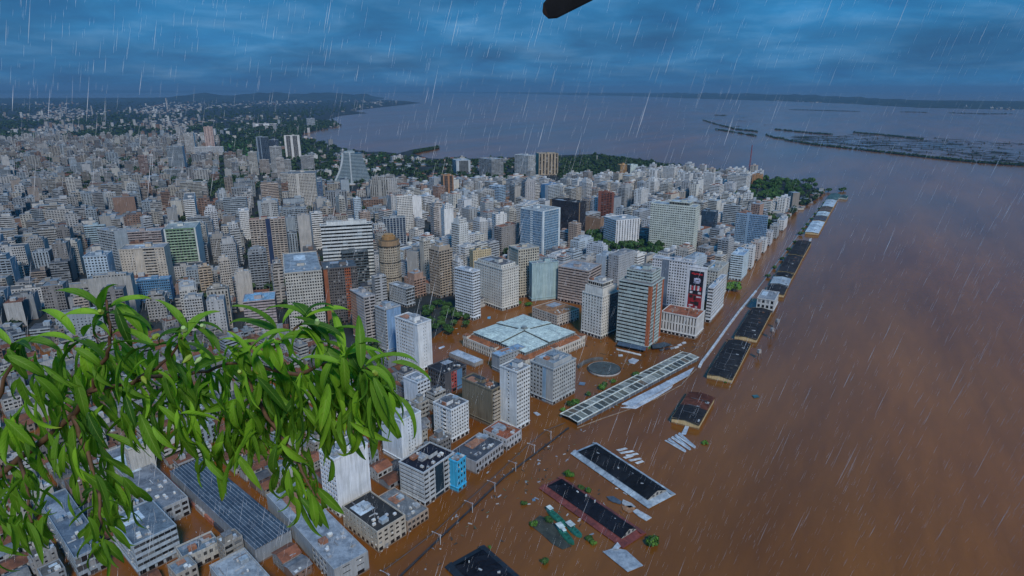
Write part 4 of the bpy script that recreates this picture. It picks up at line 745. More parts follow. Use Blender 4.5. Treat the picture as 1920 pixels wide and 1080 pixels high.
def px_slab(name, label, cat, pts, z, th, color, parent=None, mat='sheet', group=None):
    P = [G(x, y, z) for x, y in pts]; cx = sum(p[0] for p in P) / len(P); cy = sum(p[1] for p in P) / len(P)
    n = len(P); v = [(x - cx, y - cy, zz) for zz in (0, th) for x, y in P]
    ar = sum(P[i][0] * P[(i + 1) % n][1] - P[(i + 1) % n][0] * P[i][1] for i in range(n))
    if ar < 0: P = P[::-1]; v = [(x - cx, y - cy, zz) for zz in (0, th) for x, y in P]
    f = [tuple(range(n, 2 * n)), tuple(range(n - 1, -1, -1))] + [(i, (i + 1) % n, n + (i + 1) % n, n + i) for i in range(n)]
    o = obj(name, py_mesh(name, v, f, M[mat]), parent, color, (cx, cy, z - th))
    if label: tag(o, label, cat, group)
    return o
px_slab('platform_roof', 'pale blue-grey platform roof awash along the station canopy', 'roof', [(1166, 757), (1222, 729), (1302, 688), (1292, 703), (1258, 722), (1222, 742), (1186, 762)], 1.4, .8, (.36, .41, .48))
px_slab('platform_roof', 'narrow white torn roof strip floating outside the platform roof', 'roof', [(1164, 764), (1190, 760), (1222, 744), (1262, 722), (1258, 728), (1222, 750), (1192, 766)], .6, .4, (.46, .50, .56))
cx, cy = G(1133, 690, 2.2); kr = 30.5 * math.hypot(cy, CAM_H) / F_PX
kk = empty('round_roof', (cx, cy, 0)); FOOT.append(((cx, cy), (1, 0), (0, 1), 2 * kr, 2 * kr, kr * 1.42))
obj('rim', quads_mesh('rim', [q for i, q in enumerate(cyl_q(0, 0, kr, -.5, 2.0, 32)) if i % 2 == 0], M['wall']), kk, (.52, .55, .58))
for i in range(16):
    a0, a1 = 2 * math.pi * i / 16 + .012, 2 * math.pi * (i + 1) / 16 - .012; am = (a0 + a1) / 2; rr = kr - .6
    obj('roof_wedge', quads_mesh('roof_wedge', [[(.3 * math.cos(am), .3 * math.sin(am), 2.7), (rr * math.cos(a0), rr * math.sin(a0), 2.1), (rr * math.cos(am), rr * math.sin(am), 2.1), (rr * math.cos(a1), rr * math.sin(a1), 2.1)]], M['roof']), kk, (.075, .09, .09))
tag(kk, 'round grey roof of a submerged pavilion in the flooded square', 'pavilion roof')
aw = []
pts = [(1083, 684), (1094, 676), (1108, 671), (1122, 669), (1131, 670)]; pin = [(1085, 688), (1097, 680), (1110, 675), (1122, 673), (1131, 673)]
vv = [(*G(x, y, 2.4), 2.4) for x, y in pts] + [(*G(x, y, 2.0), 2.0) for x, y in pin] + [(*G(x, y, 2.0), -.3) for x, y in pin]
n = len(pts); ff = [(i, n + i, n + i + 1, i + 1) for i in range(n - 1)] + [(n + i, 2 * n + i, 2 * n + i + 1, n + i + 1) for i in range(n - 1)]
o = obj('arched_walkway', py_mesh('arched_walkway', vv, ff, M['roof']), None, (.12, .11, .10)); tag(o, 'dark curved walkway roof in the water beside the round roof', 'walkway')
px_slab('floating_jetty', 'thin white jetty floating before the red-piered striped tower', 'jetty', [(1156, 653), (1202, 664), (1202, 666.5), (1156, 655.5)], .8, .5, (.55, .56, .55))
px_slab('shop_canopy', 'blue and yellow shop canopy at the foot of the striped tower', 'canopy', [(1160, 640), (1212, 650), (1210, 657), (1157, 646)], 3.5, .5, (.06, .10, .16))
px_slab('shop_canopy', 'black slanting awning in the water right of striped tower', 'canopy', [(1222, 646), (1245, 641), (1260, 646), (1238, 652), (1224, 653)], 2.5, .4, (.04, .06, .08))

# ------------------------------------------------------------------ quay sheds
def shed(label, P0, phi, L, Wd, wall, roofc, wh=4.6, rise=1.2, nseg=6, name='quay_shed', alt=None):
    """long shed: x along the quay, y across towards the city; one roof panel per bay and slope"""
    rt = empty(name, (P0[0], P0[1], 0), math.pi / 2 - phi); take(P0, phi, L, Wd)
    W, P = [], []
    cells((0, 0), (1, 0), (0, -1), L, -.5, wh, dict(fh=9, bw=4.2, ms=.3, mb=.5, mt=.25, dep=.3), W, P, [])
    W += [flatq((0, Wd), (0, -1), Wd, -.5, wh), flatq((L, 0), (0, 1), Wd, -.5, wh), flatq((L, Wd), (-1, 0), L, -.5, wh)]
    for x in (0, L):
        g_ = [(x, 0, wh), (x, Wd, wh), (x, Wd / 2, wh + rise), (x, Wd / 2, wh + rise)]
        W.append(np.array([[(x, Wd, wh), (x, Wd / 2, wh), (x, Wd / 2, wh + rise), (x, Wd * .75, wh + rise / 2)], [(x, Wd / 2, wh), (x, 0, wh), (x, Wd * .25, wh + rise / 2), (x, Wd / 2, wh + rise)]]))
    obj('wall', quads_mesh('wall', np.concatenate(W), M['wall']), rt, wall); obj('windows', quads_mesh('windows', np.concatenate(P), M['pane']), rt, (1, 1, 1), kind='stuff')
    e_ = .35; r_ = random.Random(int(P0[0]))
    for k in range(nseg):
        x0, x1 = L * k / nseg + (-.8 if k == 0 else .12), L * (k + 1) / nseg + (.8 if k == nseg - 1 else -.12)
        c_ = roofc if alt is None or k < nseg / 2 else alt; fk = r_.uniform(.8, 1.25); c_ = tuple(v * fk for v in c_)
        dz = .12 * (k % 2)
        for s in (0, 1):
            ya, za, yb, zb = (-e_, wh - .25, Wd / 2, wh + rise + .12) if s == 0 else (Wd / 2, wh + rise + .12, Wd + e_, wh - .25)
            q = [[(x0, ya, za + dz), (x1, ya, za + dz), (x1, yb, zb + dz), (x0, yb, zb + dz)], [(x0, yb, zb + dz - .3), (x0, ya, za + dz - .3), (x0, ya, za + dz), (x0, yb, zb + dz)]]
            if s == 0: q.append([(x0, ya, za + dz - .3), (x1, ya, za + dz - .3), (x1, ya, za + dz), (x0, ya, za + dz)])
            obj('roof_panel', quads_mesh('roof_panel', q, M['felt']), rt, c_)
        if k: ubox('ridge_seam', rt, (L * k / nseg, Wd / 2, wh + rise + .1), (.3, Wd * .5, .22), (.10, .11, .13), 'sheet')
    for k in range(max(3, nseg)):                              # odd replaced sheets
        yy = Wd * r_.uniform(.08, .42); zz = wh - .25 + (rise + .37) * (yy + e_) / (Wd / 2 + e_) + .16
        o = ubox('roof_patch', rt, (L * r_.uniform(.08, .92), yy, zz), (r_.uniform(1.2, 4), r_.uniform(1, 3), .06), r_.choice([(.10, .10, .10), (.16, .08, .05), (.30, .32, .34), (.05, .05, .05)]), 'felt'); o.rotation_euler = (math.atan2(rise, Wd / 2), 0, 0)
    tag(rt, label, 'shed'); return rt
BLK, YW = (.024, .025, .029), (.60, .46, .25)
q0, q1 = G(1310, 806), G(1346, 757); ph0 = math.atan2(q1[0] - q0[0], q1[1] - q0[1])
shed('short quay shed with half rusty half black roof, nearest on the main quay', q0, R(30), math.dist(q0, q1), 20.5, YW, BLK, nseg=4, alt=(.09, .035, .025))
SH = [((1372, 720), (1408, 650), BLK, 7, 'black-roofed cream shed next beyond the half rusty one', YW), ((1418, 644), (1447, 588), BLK, 7, 'black-roofed cream shed before the white gatehouse on the quay', YW),
      ((1469, 559), (1476, 543), BLK, 2, 'small black-roofed shed just behind the white gatehouse', YW), ((1477, 541.5), (1483, 528), (.30, .36, .42), 2, 'small pale grey-roofed shed between two black-roofed quay sheds', GY), ((1483.5, 527), (1488, 519), BLK, 1, 'narrow black-roofed shed next beyond the pale grey small one', YW),
      ((1489, 517.5), (1505, 486), (.03, .03, .035), 4, 'dark-roofed cream shed with stained sheets halfway down the quay', YW), ((1506, 484.5), (1521, 458), (.03, .03, .033), 4, 'dark-roofed shed at the gap in the middle of the quay', YW),
      ((1534, 442), (1546, 420), (.34, .42, .50), 5, 'pale blue-roofed shed first beyond the gap on the quay', YW), ((1547, 418.5), (1551, 411), (.06, .07, .09), 2, 'short dark-roofed shed behind the first pale blue one', YW), ((1551.5, 410), (1556, 402), (.34, .42, .48), 2, 'second pale blue-roofed shed far down the quay', YW),
      ((1556.5, 401), (1561, 393), (.10, .08, .07), 2, 'brownish-roofed short shed far down the quay', YW), ((1561.5, 392), (1569, 379), (.34, .42, .50), 3, 'third pale blue-roofed shed near the quay tip', YW), ((1569.5, 378), (1576, 367), (.05, .10, .11), 3, 'teal dark-roofed shed at the very tip of the quay', (.45, .5, .5))]
for (a_, b_, c_, n_, lb, wc) in SH:
    p, q = G(*a_), G(*b_); shed(lb, p, math.atan2(q[0] - p[0], q[1] - p[1]), math.dist(p, q) - 3.0, 21.0, wc, c_, nseg=n_)
p = G(1587, 375); shed('small teal-roofed pavilion standing off the quay tip', p, R(32), 38, 16, (.4, .5, .5), (.03, .08, .09), nseg=2)
# white gatehouse on the quay
bld('gatehouse', 'white three-storey quay gatehouse with dark openings between black-roofed sheds', 1449, 588, 563, 1420, 1461, 30, (.56, .58, .60), ('grid', dict(bw=5, ms=.2, mb=.2, fh=4.5)), ('grid', dict(bw=4, fh=4.5)), (.25, .27, .30), lift=False, clutter=3, parapet=.5)
px_slab('drowned_roof', 'dark half-sunken apron roof left of the quay gatehouse', 'roof', [(1401, 575), (1410, 566), (1420, 565), (1421, 580), (1408, 578)], .5, .3, (.10, .12, .13))
# the two drowned sheds in the foreground and one cut off below
def skirt_shed(label, c0, wd, ln, phi, skirt, inner, zs, wall, holes=0):
    rt = empty('quay_shed', (c0[0], c0[1], 0), math.pi / 2 - phi); take(c0, phi, wd, ln)
    i = 4.2; ze = 2.2; zr = 5.6; x0, x1, y0, y1 = 0, wd, 0, ln
    n_ = 9
    for k in range(n_):
        a_, b_ = y0 + (y1 - y0) * k / n_ + .08, y0 + (y1 - y0) * (k + 1) / n_ - .08
        for (xa, xb) in ((x0, x0 + i), (x1, x1 - i)):
            q = [[(xa, a_, zs), (xb, a_, ze), (xb, b_, ze), (xa, b_, zs)], [(xa, b_, zs - .3), (xa, a_, zs - .3), (xa, a_, zs), (xa, b_, zs)]]
            if xa > xb: q = [qq[::-1] for qq in q]
            fk = rng.uniform(.8, 1.2); cc = tuple(v * fk for v in skirt); obj('skirt_panel', quads_mesh('skirt_panel', q, M['sheet']), rt, cc)
    for (ya, yb) in ((y0, y0 + i),):
        obj('skirt_panel', quads_mesh('skirt_panel', [[(x0, ya, zs), (x1, ya, zs), (x1 - i, yb, ze), (x0 + i, yb, ze)], [(x0, ya, zs - .3), (x1, ya, zs - .3), (x1, ya, zs), (x0, ya, zs)]], M['sheet']), rt, skirt)
    obj('skirt_panel', quads_mesh('skirt_panel', [[(x1, y1, zs), (x0, y1, zs), (x0 + i, y1 - i, ze), (x1 - i, y1 - i, ze)]], M['sheet']), rt, skirt)
    xa, xb, ya, yb, xm = x0 + i - .6, x1 - i + .6, y0 + i, y1 - i + .5, wd / 2
    for k in range(n_):
        a_, b_ = ya + (yb - ya) * k / n_ + .06, ya + (yb - ya) * (k + 1) / n_ - .06
        for s in (-1, 1):
            xe = xa if s < 0 else xb; zz = zr + .05 * (k % 2)
            last = k == n_ - 1
            q = [[(xe, a_, ze + .35), (xm, a_, zz), (xm, b_ - (8 if last else 0), zz), (xe, b_, ze + .35)]]
            if s > 0: q = [q[0][::-1]]
            fk = rng.uniform(.75, 1.4); cc = tuple(v * fk for v in inner); obj('roof_panel', quads_mesh('roof_panel', q, M['felt']), rt, cc)
    obj('hip_panel', quads_mesh('hip_panel', [[(xb, yb, ze + .35), (xa, yb, ze + .35), (xm - .05, yb - 8, zr), (xm + .05, yb - 8, zr)]], M['felt']), rt, inner)
    obj('gable_wall', quads_mesh('gable_wall', [[(xa, ya + .3, ze - .5), (xb, ya + .3, ze - .5), (xb, ya + .3, ze + .3), (xa, ya + .3, ze + .3)], [(xa, ya + .3, ze + .3), (xm, ya + .3, ze + .3), (xm, ya + .3, zr - .1), (xa + (xm - xa) * .5, ya + .3, (ze + zr) / 2)], [(xm, ya + .3, ze + .3), (xb, ya + .3, ze + .3), (xm + (xb - xm) * .5, ya + .3, (ze + zr) / 2), (xm, ya + .3, zr - .1)]], M['wall']), rt, wall)
    for k in range(3): ubox('louvre', rt, (xm - 3.4 + 3.4 * k, ya + .22, ze + .4), (1.7, .2, 1.0 + (k == 1) * .9), (.06, .06, .07))
    for k in range(5):
        yy = ya + (yb - ya) * rng.uniform(.1, .9); ubox('torn_sheet', rt, (xm + rng.uniform(-4, 4), yy, ze + 1.9), (rng.uniform(.6, 2.2), rng.uniform(.4, 1.0), 1.3), (.40, .43, .46), 'sheet', rng.uniform(0, 3))
    tag(rt, label, 'shed'); return rt
pa, pb, pc = G(1216, 955), G(1270, 930), G(1068, 852)
skirt_shed('drowned shed with black ridge roof and pale blue-grey skirt roof', pa, math.dist(pa, pb), math.dist(pa, pc), R(55), (.30, .36, .42), (.012, .014, .018), .7, (.4, .4, .38))
pa, pb, pc = G(1168, 1030), G(1211, 1003), G(1008, 918)
skirt_shed('drowned shed with black ridge roof and torn brick-red skirt roof', pa, math.dist(pa, pb) * 1.05, math.dist(pa, pc), R(51), (.16, .04, .03), (.010, .012, .018), .7, (.4, .4, .38))
tq = G(884, 1048, 3); pa = (tq[0] - 13 * math.sin(R(50)) + 42 * math.cos(R(50)), tq[1] - 13 * math.cos(R(50)) - 42 * math.sin(R(50))); skirt_shed('black roof corner of a shed cut off by the bottom edge', pa, 26, 48, R(50), (.012, .014, .02), (.010, .012, .018), 1.2, (.2, .2, .2))

# ------------------------------------------------------------------ striped stall roof at lower left
P0, sphi, sw, sdd, shh = survey(482, 1060, 1030, 318, 545, 41)
st = empty('stall_hall', (P0[0], P0[1], 0), math.pi / 2 - sphi); take(P0, sphi, sw, sdd)
obj('wall', quads_mesh('wall', box_q(0, sw, 0, sdd, -.4, shh - 1.2), M['wall']), st, (.26, .29, .33))
nst = 11
for k in range(nst):
    x0, x1 = sw * k / nst, sw * (k + 1) / nst; zc = shh - .5 + .5 * (k % 2)
    for m_ in range(5):
        y0, y1 = sdd * m_ / 5 + .1, sdd * (m_ + 1) / 5 - .1
        obj('roof_panel', quads_mesh('roof_panel', [[(x0 + .35, y0, shh - .8), (x1 - .05, y0, shh - .1), (x1 - .05, y1, shh - .1), (x0 + .35, y1, shh - .8)]], M['sheet']), st, (.035, .055, .085) if (k + m_) % 4 else (.06, .085, .12))
    ubox('roof_rib', st, (x0 + .15, sdd / 2, shh - 1.2), (.28, sdd + .4, 1.25), (.22, .25, .30), 'sheet')
for k in range(9): ubox('stall_front', st, (-.6, sdd * (k + .5) / 9, -.3), (1.2, sdd / 10, rng.uniform(2.2, 3.4)), rng.choice([(.32, .05, .05), (.05, .05, .06), (.36, .36, .38), (.06, .16, .34), (.30, .12, .08)]), 'sheet')
tag(st, 'long flooded stall hall with dark blue striped roof and red shopfronts', 'market stalls'); LANDMARKS.append(('dark blue striped stall hall', P0[0], P0[1], (400, 950)))

# ------------------------------------------------------------------ flood wall, avenue poles and wires
def ribbon(line, wd, z0, z1, name, color, mat='sheet', parent=None):
    P = [Vector(G(x, y)) for x, y in line]; q = []
    Lf, Rt = [], []
    for i, p in enumerate(P):
        d = (P[min(i + 1, len(P) - 1)] - P[max(i - 1, 0)]).normalized(); n_ = Vector((-d.y, d.x)) * wd / 2; Lf.append(p + n_); Rt.append(p - n_)
    for i in range(len(P) - 1):
        a_, b_, c_, d_ = Lf[i], Rt[i], Rt[i + 1], Lf[i + 1]
        q += [[(*b_, z1), (*c_, z1), (*d_, z1), (*a_, z1)], [(*b_, z0), (*c_, z0), (*c_, z1), (*b_, z1)], [(*d_, z0), (*a_, z0), (*a_, z1), (*d_, z1)]]
    q += [[(*Lf[0], z0), (*Rt[0], z0), (*Rt[0], z1), (*Lf[0], z1)], [(*Rt[-1], z0), (*Lf[-1], z0), (*Lf[-1], z1), (*Rt[-1], z1)]]
    return obj(name, quads_mesh(name, q, M[mat]), parent, color)
WALL = [(1311, 690), (1316, 680), (1326, 667), (1340, 648), (1362, 617), (1385, 586), (1405, 562), (1418, 546)]
tag(ribbon(WALL, 2.2, -.5, 1.4, 'flood_wall', (.42, .46, .52)), 'pale flood wall curving along the avenue from the station canopy', 'wall')
tag(ribbon([(1419, 544.5), (1432, 527), (1452, 500), (1476, 468), (1500, 437)], 1.3, -.5, 1.0, 'flood_wall', (.22, .23, .25)), 'darker broken flood wall stretch beyond the bright curve', 'wall')
tag(ribbon([(1501, 435.5), (1520, 410), (1538, 388), (1552, 371)], 1.2, -.5, .9, 'flood_wall', (.2, .22, .22)), 'far stretch of flood wall lined with drowned shrubs', 'wall')
tag(ribbon([(1276, 672), (1296, 660), (1318, 645), (1334, 632), (1352, 608), (1380, 572), (1402, 547)], .8, -.5, .5, 'kerb_line', (.16, .10, .07)), 'brown barely emerging kerb line left of the bright flood wall', 'kerb')
tag(ribbon([(740, 1092), (822, 1013), (885, 954), (945, 896), (1003, 852), (1040, 824), (1066, 803)], 1.0, -.5, .9, 'drowned_wall', (.035, .03, .03)), 'thin dark top of the drowned wall running beneath the street poles', 'wall')
tag(ribbon([(1082, 803), (1130, 785), (1180, 768), (1230, 748), (1278, 722), (1290, 708), (1306, 692)], .5, -.5, .5, 'kerb_line', (.26, .20, .15)), 'thin tan kerb line outside the platform roof', 'kerb')
POLES = [(730, 1096), (826, 1021), (886, 961), (928, 922), (967, 884), (1002, 850), (1033, 824)]
heads = []
for k, (x, y) in enumerate(POLES):
    P0 = G(x, y); rt = empty('street_pole', (P0[0], P0[1], 0), math.pi / 2 - R(32))
    ucyl('mast_pole', rt, (0, 0, -.5), (.42, .42, 7.4), (.42, .46, .52), 'sheet')
    ubox('cross_arm', rt, (0, 2.2, 6.3), (.16, 6.4, .16), (.42, .46, .52), 'sheet'); ubox('brace', rt, (0, 1.0, 5.4), (.12, .12, 1.0), (.40, .44, .50), 'sheet'); ubox('lamp_head', rt, (0, 5.4, 6.1), (.5, .9, .22), (.5, .53, .58), 'sheet')
    rt.update_tag(); u = (math.sin(R(32)), math.cos(R(32))); v = (-u[1], u[0]); heads.append(Vector((P0[0] + v[0] * 4.4, P0[1] + v[1] * 4.4, 6.1)))
    tag(rt, ['street pole with crossarm cut by the bottom edge', 'street pole with crossarm second from the bottom edge', 'street pole with crossarm third from the bottom edge', 'street pole with crossarm fourth from bottom, beside cyan building', 'street pole fifth from bottom edge along the flooded avenue', 'street pole second from the station canopy', 'street pole nearest to the station canopy end'][k], 'street pole', 'poles along the flooded avenue')
pts = []
for a_, b_ in zip(heads, heads[1:]):
    for k in range(6):
        t = k / 6; p = a_.lerp(b_, t); p.z -= 1.4 * t * (1 - t); pts.append(p)
pts.append(heads[-1]); pts.append(Vector((*G(1060, 790, 5), 4.0)))
v, f = tube(pts, [.2] * len(pts), 5); tag(obj('overhead_wire', py_mesh('overhead_wire', v, f, M['sheet']), None, (.06, .06, .07)), 'dark overhead tram wire strung between the street poles', 'wire')

# ------------------------------------------------------------------ boats, cranes, mast, chimneys
def boat(label, a_, b_, beam, color, cab, cabs=((.86, .7),)):
    p, q = Vector(G(*a_)), Vector(G(*b_)); d = q - p; L = d.length
    rt = empty('barge', (p.x, p.y, 0), math.atan2(d.y, d.x))
    v, f = [], []; n = 9; m_ = 8
    for i in range(n):
        t = i / (n - 1); w_ = beam / 2 * (math.sin(math.pi * min(.96, max(.05, t))) ** .28 if t > .0 else .4); w_ *= 1.0 if .1 < t < .9 else .75
        for k in range(m_):
            th = math.pi * k / (m_ - 1); v.append((L * t, -w_ * math.cos(th), -.2 + 1.9 * math.sin(th) ** .7))
    for i in range(n - 1):
        for k in range(m_ - 1): f.append((i * m_ + k, (i + 1) * m_ + k, (i + 1) * m_ + k + 1, i * m_ + k + 1))
    f += [tuple(range(m_)), tuple(range((n - 1) * m_, n * m_))[::-1]]
    me = py_mesh('hull', v, f, M['sheet']); obj('hull', me, rt, color)
    for (t, s) in cabs:
        c_ = ubox('cabin', rt, (L * t, 0, 1.2), (beam * 1.0 * s, beam * .75 * s, 1.7), cab, 'sheet'); ubox('cabin_roof', c_, (0, 0, 1), (1.15, 1.15, .12), (.45, .52, .52), 'sheet')
        ubox('window_strip', c_, (0, 0, .5), (1.03, 1.03, .25), (.03, .05, .06), 'sheet')
    for k in range(3): ubox('deck_hatch', rt, (L * (.25 + .17 * k), 0, 1.65), (L * .06, beam * .3, .3), tuple(x * .6 for x in color), 'sheet')
    tag(rt, label, 'boat'); return rt
boat('long green barge with teal bow cabin beside the brick-red skirted shed', (1062, 988), (1026, 955), 5.0, (.015, .12, .08), (.06, .35, .36))
boat('short green barge moored furthest right in the barge cluster', (1090, 1008), (1064, 985), 4.8, (.015, .13, .10), (.05, .30, .32), ((.8, .9),))
boat('green barge nearest the camera with teal superstructure', (1075, 1022), (1046, 988), 4.8, (.015, .11, .07), (.07, .40, .42), ((.85, .9), (.62, .55)))
def crane(label, px, py, hgt_):
    P0 = G(px, py); rt = empty('quay_crane', (P0[0], P0[1], 0), R(30))
    for sx in (-1, 1):
        for sy in (-1, 1):
            v, f = tube([(sx * 2.4, sy * 2.4, -.5), (sx * 1.1, sy * 1.1, hgt_ * .5)], [.3, .25], 5); obj('leg', py_mesh('leg', v, f, M['sheet']), rt, (.16, .13, .12))
    ubox('platform', rt, (0, 0, hgt_ * .5), (3.4, 3.4, .5), (.18, .15, .14), 'sheet'); ubox('machine_house', rt, (-.3, 0, hgt_ * .5 + .5), (3.0, 2.6, 3.0), (.30, .30, .31), 'sheet')
    v, f = tube([(1, 0, hgt_ * .5 + 2), (3.2, 1, hgt_ * 1.15)], [.35, .12], 5); obj('jib', py_mesh('jib', v, f, M['sheet']), rt, (.20, .15, .12))
    tag(rt, label, 'crane', 'old cranes on the quay edge')
for k, (x, y, h_) in enumerate([(1422, 672, 11), (1446, 634, 15), (1456, 616, 14)]): crane(['small old quay crane standing in water by second black shed', 'taller rusty quay crane right of the black-roofed shed', 'rusty quay crane just below the white gatehouse'][k], x, y, h_)
P0 = G(1403, 336); hm = height(1403, 336, 272); rt = empty('radio_mast', (P0[0], P0[1], 0))
for i in range(3):
    a_ = 2 * math.pi * i / 3; v, f = tube([(2.6 * math.cos(a_), 2.6 * math.sin(a_), 0), (.7 * math.cos(a_), .7 * math.sin(a_), hm)], [.55, .42], 5); obj('leg', py_mesh('leg', v, f, M['sheet']), rt, (.30, .05, .05))
for k in range(14):
    z = hm * (k + .5) / 14; s = 4.4 * (1 - k / 14 * .7); ubox('lattice_ring', rt, (0, 0, z), (s, s * .85, .5), (.30, .05, .05) if k % 2 else (.45, .42, .42), 'sheet', .5 * k)
tag(rt, 'tall thin red lattice mast at the shore end of the peninsula', 'mast')
for k, (x, b_, t_, c_) in enumerate([(1087, 297, 280, (.12, .10, .10)), (1119, 304, 291, (.50, .48, .46)), (314, 205, 184, (.5, .46, .42)), (174, 216, 198, (.35, .34, .34))]):
    P0 = G(x, b_); hh = height(x, b_, t_); r_ = 1.6 * (1 if b_ > 250 else 5); v, f = tube([(P0[0], P0[1], 0), (P0[0], P0[1], hh)], [r_, r_ * .7], 10)
    tag(obj('chimney', py_mesh('chimney', v, f, M['wall']), None, c_), ['dark slim chimney on the far shoreline right of the tan slab', 'pale slim chimney among shoreline trees', 'lone pale tower standing against the far hills at left', 'distant grey spire at the far left'][k], 'chimney')

# ------------------------------------------------------------------ wreckage afloat
DEB = [('white', (.46, .49, .53)), ('pale grey', (.40, .43, .47)), ('blue-grey', (.30, .36, .43))]
for k in range(9):
    t = k / 8; x0, y0, x1, y1 = 1246 + 26 * t + 2 * (k % 2), 826 - 14 * t, 1284 + 24 * t - 3 * (k % 3), 848 - 10 * t
    px_slab('roof_sheet', f'{["first","second","third","fourth","fifth","sixth","seventh","eighth","ninth"][k]} strip from the left in the pile of pale roof sheets afloat', 'roof sheet', [(x0, y0), (x0 + 2.6, y0 - 1.5), (x1 + 2.6, y1 - 1.3), (x1, y1)], .45 + .08 * (k % 3), .2, DEB[k % 3][1], group='floating roof sheets')
for k, (x, y, l_) in enumerate([(1155, 843, 18), (1160, 848, 26), (1172, 853, 22), (1168, 857, 16), (1178, 862, 22), (1190, 867, 14)]):
    px_slab('roof_sheet', f'{["topmost","second","third","fourth","fifth","lowest"][k]} white plank floating right of the blue-skirted shed', 'roof sheet', [(x, y), (x + l_, y - 4), (x + l_ + 4, y - 1.5), (x + 5, y + 3)], .35 + .05 * k, .2, (.50, .52, .54), group='floating planks')
px_slab('roof_sheet', 'large grey metal sheet floating below the brick-red skirted shed', 'roof sheet', [(1130, 1034), (1152, 1027), (1174, 1031), (1206, 1060), (1177, 1072)], .6, .3, (.27, .31, .36))
px_slab('roof_sheet', 'small pale triangular sheet at the tip of brick-red shed', 'roof sheet', [(1148, 1028), (1158, 1016), (1164, 1024), (1158, 1030)], 1.2, .2, (.36, .40, .45))
px_slab('gangway', 'pale gangway leading from the short quay shed into the water', 'gangway', [(1277, 814), (1286, 796), (1293, 797), (1286, 815)], .8, .3, (.36, .42, .50))
for k, (pts_, c_, lb) in enumerate([([(1137, 931), (1150, 930), (1166, 940), (1163, 945), (1145, 939)], (.06, .08, .11), 'dark overturned hull fragment among wreckage between the drowned sheds'), ([(1168, 936), (1184, 943), (1192, 950), (1180, 952), (1166, 944)], (.30, .31, .33), 'grey slatted wreck piece between the drowned sheds'),
        ([(1166, 948), (1184, 948), (1192, 955), (1180, 962), (1168, 955)], (.30, .15, .07), 'orange-brown wreck piece between the drowned sheds'), ([(1186, 958), (1194, 954), (1222, 970), (1212, 976), (1198, 968)], (.38, .41, .45), 'pale roof fragment drifting off the drowned sheds'),
        ([(1178, 675), (1186, 671), (1198, 675), (1190, 682), (1180, 680)], (.34, .38, .44), 'grey kiosk roof drifting in front of the canopy'), ([(1159, 665), (1167, 664), (1168, 667), (1160, 668)], (.44, .48, .52), 'tiny white roof afloat in the flooded square'), ([(1087, 716), (1098, 717), (1096, 722), (1085, 721)], (.12, .18, .26), 'small blue roof piece beside the grey block'),
        ([(822, 652), (832, 648), (834, 650), (824, 654)], (.5, .56, .66), 'small pale blue boat left of the market'), ([(1000, 773), (1006, 772), (1014, 777), (1007, 779)], (.40, .44, .50), 'small grey boat beside the flooded avenue'), ([(914, 594), (920, 593), (920, 597), (914, 597)], (.10, .30, .50), 'small blue boat behind the market'),
        ([(1410, 741), (1420, 740), (1424, 744), (1414, 746)], (.03, .10, .12), 'teal scrap drifting in the open river'), ([(998, 935), (1004, 934), (1004, 939), (998, 938)], (.10, .20, .32), 'small blue drum floating left of brick-red shed'), ([(1517, 448), (1522, 446), (1521, 452), (1517, 452)], (.45, .46, .46), 'small white boat in the gap between quay sheds')]):
    px_slab('floating_wreck', lb, 'boat' if 'boat' in lb else 'wreckage', pts_, .7, .5, c_)
for k, (x, y) in enumerate([(1236, 655), (1246, 653), (1256, 652), (1264, 650), (1270, 646), (1278, 642)]):
    px_slab('floating_wreck', ['dark', 'black', 'grey', 'white', 'second white', 'pale'][k] + ' scrap in the line of debris right of the striped tower', 'wreckage', [(x, y), (x + 7, y - 2), (x + 9, y + 1), (x + 2, y + 3)], .5, .4, [(.05, .06, .07), (.03, .03, .04), (.25, .26, .28), (.5, .52, .54), (.48, .5, .54), (.4, .44, .5)][k])

fq, ftint = [], []; rf = random.Random(77)
for _ in range(420):
    if rf.random() < .6: px, py = rf.choice([(1180, 690), (1130, 640), (860, 640), (1000, 900), (1270, 660), (1120, 950), (1330, 640), (400, 1030)]); px += rf.gauss(0, 45); py += rf.gauss(0, 22)
    else: t = rf.random(); px, py = 760 + 640 * t + rf.gauss(0, 25), 1075 - 510 * t + rf.gauss(0, 14)
    x, y = G(px, py); a_ = rf.uniform(0, 3.1); l_, w2 = rf.uniform(.5, 3.2), rf.uniform(.25, 1.1); ca, sa = math.cos(a_), math.sin(a_)
    for q in box_q(-l_ / 2, l_ / 2, -w2 / 2, w2 / 2, -.2, rf.uniform(.12, .4)): fq.append([(x + ca * p[0] - sa * p[1], y + sa * p[0] + ca * p[1], p[2]) for p in q])
    ftint += [rf.choice([(.05, .04, .03), (.14, .09, .05), (.45, .45, .44), (.10, .13, .08), (.3, .34, .4), (.06, .05, .04)])] * 5
tag(obj('flotsam', quads_mesh('flotsam', fq, M['roof_tint'], ftint), kind='stuff'), 'scattered small flotsam drifting in the flooded streets', 'flotsam')

